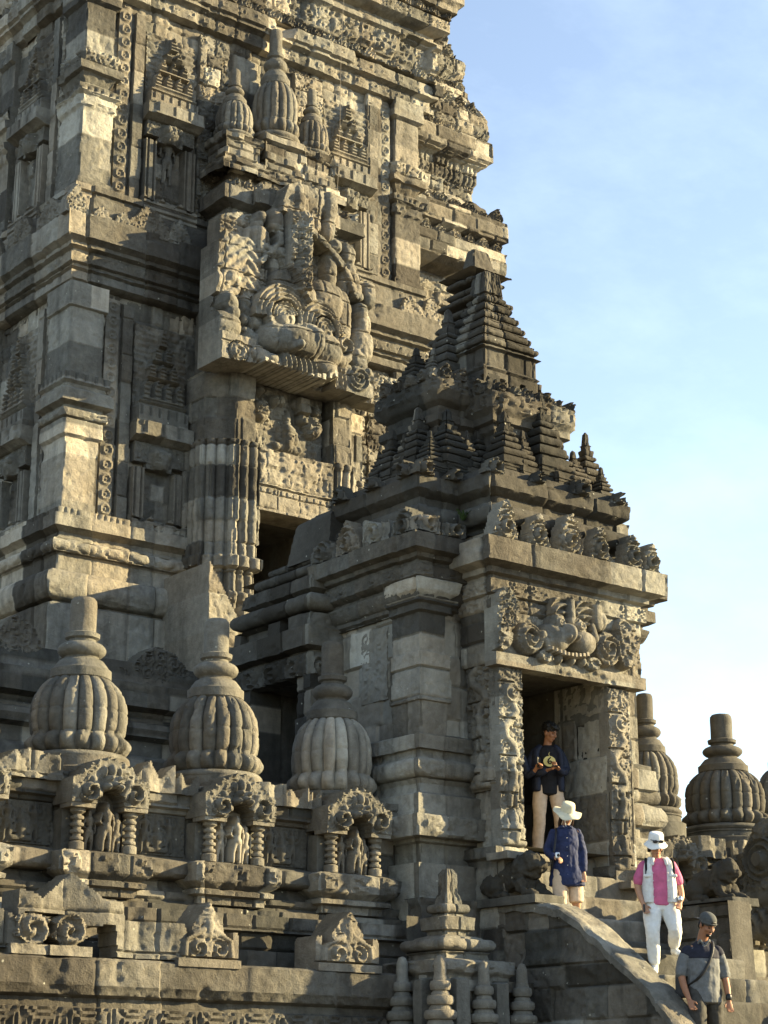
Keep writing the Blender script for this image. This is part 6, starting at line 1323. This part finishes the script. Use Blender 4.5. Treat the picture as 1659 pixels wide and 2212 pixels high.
for A in (ra,la): F.ch(jk,A[:4]+[tuple((a*.3+b*.7) for a,b in zip(A[3],A[4]))],[.056,.060,.058,.052,.046])
F.build('jacket',jk,jack,.008,fold=.016,fs=.08)
pa=MB(); F.ch(pa,[(0,0,.93),(0,0,.86)],[(.155,.11),(.16,.11)]); F.ch(pa,[(-.09,0,.90),(-.12,.02,.70),(-.13,.04,.50),(-.14,.0,.30),(-.15,-.03,.10)],[.10,.096,.082,.078,.07]); F.ch(pa,[(.09,0,.90),(.12,.02,.70),(.14,.04,.50),(.15,.0,.30),(.16,-.03,.10)],[.10,.096,.082,.078,.07]); F.build('trousers',pa,beige,.009,fold=.014,fs=.08)
hr=MB(); blob(hr,H(0,-.022,.062),(.094,.108,.094),eu); blob(hr,H(0,.06,.09),(.078,.045,.036),eu); blob(hr,H(.035,.072,.070),(.034,.03,.028),eu); blob(hr,H(-.035,.068,.076),(.034,.03,.026),eu); blob(hr,H(0,-.06,.0),(.075,.05,.07),eu); F.build('hair',hr,hairM,.005,fold=.035,fs=.025)
# print on the shirt: a pale disc with a dark curl like a 6
mb=MB(); blob(mb,F.P(.0,.128,1.215),(.078,.008,.070),n=20,rot=None); pr_=mb
V=[];Fq=[];n=40
for i in range(n):
    t=2*math.pi*i/n; V.append(tuple(F.P(.082*math.cos(t),.135,1.215+.07*math.sin(t)))); V.append(tuple(F.P(.08*math.cos(t),.10,1.215+.068*math.sin(t))))
V.append(tuple(F.P(0,.142,1.215))); T=[[2*i,2*((i+1)%n),2*n] for i in range(n)]; Fq=[[2*i,2*i+1,2*((i+1)%n)+1,2*((i+1)%n)] for i in range(n)]
mb=MB(); mb.add(V,Fq,.5,F3=T); pr_=mb.build('shirt_print',yel,ts,smooth=False)
mb=MB(); chain(mb,[F.P(.012,.145,1.262),F.P(-.012,.146,1.24),F.P(-.022,.147,1.21),F.P(-.012,.147,1.188),F.P(.012,.147,1.186),F.P(.024,.147,1.203),F.P(.012,.147,1.218),F.P(-.004,.147,1.212)],[.007,.009,.010,.009,.008,.008,.007,.006],n=8); mb.build('numeral_print',inkM,pr_)
mb=MB(); chain(mb,[F.P(.0,.14,1.285),F.P(-.008,.135,1.305),F.P(.004,.13,1.335)],[.004,.005,.003],n=8); mb.build('stalk_print',yel,pr_)
mb=MB(); p=F.P(.03,.30,1.12); rock(mb,p,(.14,.075,.014),1.0,seed=3,rough=.0,n=6,rnd=.15); o=mb.build('phone',dark); tag(o,'dark phone in the hands of the visitor standing in the doorway','phone')
# ---------------- person half hidden behind the left door jamb: arm and hand with phone show
F=Fig('person almost hidden behind the left door jamb, one hand holding a phone',(at(1146,1700,y=18.75)[0]-.30,18.80,3.14),(-.3,-.95))
F.root.location=F.o
sk=MB(); H,eu,ax=head(F,sk,(-.05,.02,1.50),15,0,.96); F.ch(sk,[(0,0,1.33),(-.03,.0,1.45)],[.05,.047]); F.ch(sk,[(0,0,.84),(0,0,1.1),(0,0,1.26),(0,0,1.33)],[(.14,.095),(.13,.09),(.15,.085),(.08,.05)])
for k in (-1,1): F.ch(sk,[(k*.08,0,.84),(k*.09,.0,.46),(k*.09,0,.1)],[.09,.06,.04]); F.ch(sk,[(k*.09,-.05,.04),(k*.09,.05,.035),(k*.09,.12,.03)],[.035,.037,.03])
ra=[(-.16,.0,1.27),(-.2,0,1.05),(-.19,.06,.85)]; la=[(.16,.0,1.27),(.215,.02,1.10),(.225,.03,1.03),(.26,.14,1.06),(.275,.2,1.10)]
F.ch(sk,ra,[.044,.036,.024]); F.ch(sk,la,[.045,.038,.036,.03,.023]); hand(F,sk,ra[-1],ra[-2],.4,.9,-1); hand(F,sk,la[-1],la[-2],.8,.9,1)
F.build('body',sk,skinA,.0065,smooth=2); face_parts(F,H,eu,ax,F.root)
tp=MB(); F.ch(tp,[(0,0,.70),(0,0,.9),(0,0,1.1),(0,0,1.27),(0,0,1.34)],[(.17,.13),(.16,.12),(.155,.115),(.16,.10),(.08,.06)]); F.ch(tp,ra,[.06,.05,.04]); F.ch(tp,la[:4],[.06,.054,.05,.042]); F.build('shirt',tp,jack,.008,fold=.014,fs=.08)
pa=MB()
for k in (-1,1): F.ch(pa,[(k*.08,0,.86),(k*.09,0,.46),(k*.09,0,.08)],[.10,.08,.07])
F.build('trousers',pa,trous,.009,fold=.012,fs=.08)
hr=MB(); blob(hr,H(0,-.02,.05),(.085,.1,.085),eu); blob(hr,H(0,-.05,-.03),(.08,.06,.10),eu); F.build('hair',hr,hairM,.006)
mb=MB(); p=F.P(.285,.26,1.17); rock(mb,p,(.07,.012,.14),.3,seed=4,rough=.0,n=6,rnd=.15); o=mb.build('phone',dark); tag(o,'phone held up at the edge of the left door jamb','phone')
# ---------------- man in the foreground
py_=15.3; mp_=at(1513,1973,y=py_)
F=Fig('person in grey polo with navy shoulders and backward grey cap, nearest the camera',(mp_[0],py_,mp_[2]-1.735),(-.50,-.866))
F.root.location=F.o
sk=MB()
H,eu,ax=head(F,sk,(.045,.08,1.60),30,26,1.04)
F.ch(sk,[(0,.0,1.40),(.01,.02,1.47),(.025,.06,1.55)],[.064,.060,.060]); F.ch(sk,[(0,0,.88),(0,.0,1.0),(0,0,1.16),(0,.0,1.32),(0,0,1.41)],[(.155,.11),(.15,.11),(.165,.11),(.18,.10),(.09,.065)])
F.ch(sk,[(-.09,0,.90),(-.11,.08,.70),(-.12,.12,.50),(-.12,.04,.30),(-.12,.0,.10)],[.095,.084,.065,.056,.042]); F.ch(sk,[(.09,0,.90),(.11,-.02,.70),(.12,-.04,.50),(.12,-.12,.34),(.12,-.2,.2)],[.095,.084,.065,.056,.042])
F.ch(sk,[(-.12,-.04,.04),(-.12,.06,.035),(-.12,.16,.03)],[(.036,.03),(.042,.03),(.036,.022)]); F.ch(sk,[(.12,-.23,.13),(.12,-.14,.09),(.12,-.06,.05)],[(.036,.03),(.042,.03),(.036,.022)])
ra=[(-.170,.0,1.32),(-.235,.0,1.18),(-.255,.01,1.08),(-.245,.07,.92),(-.215,.13,.79)]; la=[(.170,.0,1.32),(.228,-.01,1.18),(.24,.0,1.07),(.25,.05,.92),(.25,.09,.78)]
for A in (ra,la): F.ch(sk,A,[.056,.048,.043,.038,.027])
hand(F,sk,ra[-1],ra[-2],.5,1.,-1); hand(F,sk,la[-1],la[-2],.6,1.,1)
body=F.build('body',sk,skinA,.0065,smooth=2); face_parts(F,H,eu,ax,F.root,1.04)
mb=MB(); blob(mb,H(0,.066,-.088),(.034,.026,.020),eu,n=10); blob(mb,H(0,.086,-.047),(.026,.008,.005),eu,n=8); F.build('beard',mb,hairM,.004)
tp=MB(); F.ch(tp,[(0,.01,.76),(0,.01,.86),(0,.01,1.0),(0,.015,1.14),(0,.01,1.30),(0,0,1.40)],[(.19,.15),(.19,.148),(.185,.145),(.188,.138),(.185,.115),(.095,.075)])
for A in (ra,la): F.ch(tp,[A[0],A[1],A[2]],[.062,.068,.068])
polo=F.build('polo_shirt',tp,grey,.008,fold=.022,fs=.09)
yk=MB(); F.ch(yk,[(0,.012,1.235),(0,.010,1.30),(0,.0,1.385),(0,0,1.415)],[(.192,.133),(.19,.122),(.12,.088),(.085,.074)]); 
for A in (ra,la): F.ch(yk,[A[0],tuple(a*.7+b*.3 for a,b in zip(A[0],A[1]))],[.066,.070])
F.build('yoke',yk,dgrey,.008,parent=polo,fold=.01,fs=.09)
mb=MB(); F.ch(mb,[(-.06,.06,1.40),(-.045,.10,1.43),(.0,.085,1.375),(.05,.10,1.43),(.065,.05,1.42),(.0,-.06,1.46),(-.06,.0,1.44)],[(.012,.018)]*7); F.build('collar',mb,grey,.007,parent=polo)
st=MB(); F.ch(st,[(.10,-.10,1.40),(.11,.03,1.425),(.075,.13,1.30),(.0,.165,1.15),(-.09,.15,1.03),(-.18,.06,.95),(-.20,-.06,.90)],[(.020,.008)]*7,n=12); o=F.build('bag_strap',st,leath,.007)
bg_=MB(); rock(bg_,F.P(-.19,-.13,.95),(.16,.16,.26),.5,seed=6,rough=.01,n=14,rnd=.55); o=bg_.build('shoulder_bag',leath); tag(o,'black shoulder bag hanging behind the visitor in the grey cap','bag')
pa=MB(); F.ch(pa,[(0,0,.90),(0,0,.84)],[(.165,.125),(.17,.125)]); F.ch(pa,[(-.09,0,.90),(-.11,.08,.70),(-.12,.12,.50),(-.12,.04,.30),(-.12,.0,.12)],[.11,.104,.088,.082,.074]); F.ch(pa,[(.09,0,.90),(.11,-.02,.70),(.12,-.04,.50),(.12,-.12,.34),(.12,-.2,.22)],[.11,.104,.088,.082,.074]); F.build('trousers',pa,trous,.009,fold=.014,fs=.08)
# backward cap
mb=MB(); blob(mb,H(0,-.010,.058),(.092,.110,.085),eu,n=20); cp_=mb; chain(mb,[H(-.085,.0,.035),H(-.05,.078,.045),H(.0,.098,.05),H(.05,.078,.045),H(.085,.0,.035)],[.012]*5,axis=ax,n=10); cap_=F.build('cap',mb,capg,.006)
mb=MB(); chain(mb,[H(0,-.08,.03),H(0,-.13,.02),H(0,-.175,.0)],[(.075,.008),(.07,.007),(.05,.006)],axis=ax,n=16); mb.build('brim',capg,cap_)
mb=MB(); blob(mb,H(0,.090,.058),(.040,.012,.022),eu,n=12); mb.build('strap_gap',hairM,cap_)
hr=MB(); blob(hr,H(0,-.05,-.02),(.078,.055,.07),eu); 
for k in (-1,1): blob(hr,H(k*.074,-.0,.01),(.010,.03,.035),eu,n=8)
F.build('hair',hr,hairM,.006)
mb=MB(); W=F.P(*la[-1]); chain(mb,[W+Vector((0,0,.025)),W+Vector((0,0,.045))],[.035,.035],n=16); mb.build('wrist_watch',dark,F.root)
# ---------------- reclining lions
def lion(label,pos,fd,s=1.,seed=0,mat=None,wear=.04):
    F=Fig(label,pos,fd,cat='statue'); F.root.name='lion_statue'; F.root.location=F.o
    g=lambda *p: tuple(v*s for v in p)
    mb=MB(); ch=lambda pts,r: F.ch(mb,[g(*p) for p in pts],[tuple(v*s for v in q) if isinstance(q,tuple) else q*s for q in r])
    ch([(0,-.42,.30),(0,-.22,.34),(0,.02,.34),(0,.20,.36)],[(.19,.20),(.21,.23),(.21,.22),(.20,.24)])
    for k in (-1,1):
        blob(mb,F.P(*g(k*.17,-.36,.20)),(.13*s,.22*s,.20*s)); ch([(k*.22,-.30,.07),(k*.25,-.05,.06)],[.065,.06]); ch([(k*.16,.18,.24),(k*.18,.28,.10),(k*.18,.44,.055)],[.10,.075,.06]); ch([(k*.18,.42,.05),(k*.18,.5,.05)],[(.07,.05),(.06,.045)])
        blob(mb,F.P(*g(k*.12,.26,.66)),(.04*s,.04*s,.05*s),n=10)
    ch([(0,.16,.42),(0,.22,.52)],[.21,.20]); blob(mb,F.P(*g(0,.27,.52)),(.19*s,.19*s,.19*s)); blob(mb,F.P(*g(0,.42,.46)),(.11*s,.10*s,.085*s)); blob(mb,F.P(*g(0,.38,.57)),(.10*s,.05*s,.04*s)); blob(mb,F.P(*g(0,.50,.50)),(.045*s,.03*s,.03*s),n=10)
    for k in (-1,1): blob(mb,F.P(*g(k*.07,.43,.55)),(.032*s,.025*s,.028*s),n=10)
    for k in range(7):
        a=(k-3)*.42; ch([(math.sin(a)*.2,.16,.50+math.cos(a)*.17),(math.sin(a)*.24,.10,.36+math.cos(a)*.1),(math.sin(a)*.22,.07,.22)],[.045,.045,.035])
    ch([(0,-.55,.2),(.16,-.6,.1),(.3,-.4,.06),(.30,-.2,.08)],[.04,.035,.035,.045])
    o=mb.build('body',mat or STN,F.root); finish(o,.016*s,smooth=1,fold=wear*s,fs=.14)
    mb=MB(); rock(mb,F.P(0,0,-.02),(.62*s,1.25*s,.10),math.atan2(F.f.y,F.f.x)-math.pi/2,seed=seed,rough=.01,n=16,tone=.4,rnd=.06); mb.build('base_slab',mat or STN,F.root)
p=(16.05,17.86,2.44); lion('worn dark stone lion lying on the curved wall at the left of the doorway',p,(0.05,-1),.82,3,DRK,.16)
lion('paler stone lion with ribbed mane lying on the wall right of the steps',(18.42,16.82,RWZ+.03),(.0,-1),.74,5,DRK,.10)
# ---------------- makara head at the right edge
mk_=thing('makara_head','large carved stone makara spout with curled snout, cut off by the right edge','statue',(21.0,19,2.2))
def mkf(S,T):
    cx,cz=.62,.95
    r=np.sqrt(((S-cx)/.62)**2+((T-cz)/.93)**2)
    H=.26*np.sqrt(np.maximum(0,1-r*r))+scrolls(S,T,.26,.04,5)+foliage(S,T,.10,.03,6)
    q=np.sqrt((S-.55)**2+(T-1.25)**2); H=np.where(q<.30,.27+.04*np.cos(2*np.pi*q/.10),H); H=np.where(q<.10,.36*np.ones_like(H),H)
    for k in range(5): g=cap(S,T,.25+k*.15,.42+.05*k,.32+k*.16,.22+.05*k,.06,.03); H=np.maximum(H,g+.28*(g>0))
    g=cap(S,T,.1,.2,1.0,.5,.10,.13); H=np.maximum(H,g+.2*(g>0)); g=cap(S,T,.15,.75,1.0,.70,.12,.13); H=np.maximum(H,g+.2*(g>0))
    return H,(r<1.0+.05*np.sin(np.arctan2(T-cz,S-cx)*11)),.4
ym=at(1602,1900,x=20.9)[1]; zm=at(1640,2062,x=20.9)[2]
relief((20.95,ym,zm),(0,-1),1.24,1.9,mkf,res=.018,depth=.6,back=True,seed=8).build('carved_head',DRK,mk_,angle=50)
mb=MB(); rock(mb,(21.35,ym-.1,zm+.9),(.5,1.0,1.1),0,seed=9,rough=.06,n=26,tone=.3,rnd=.6); mb.build('neck',DRK,mk_)
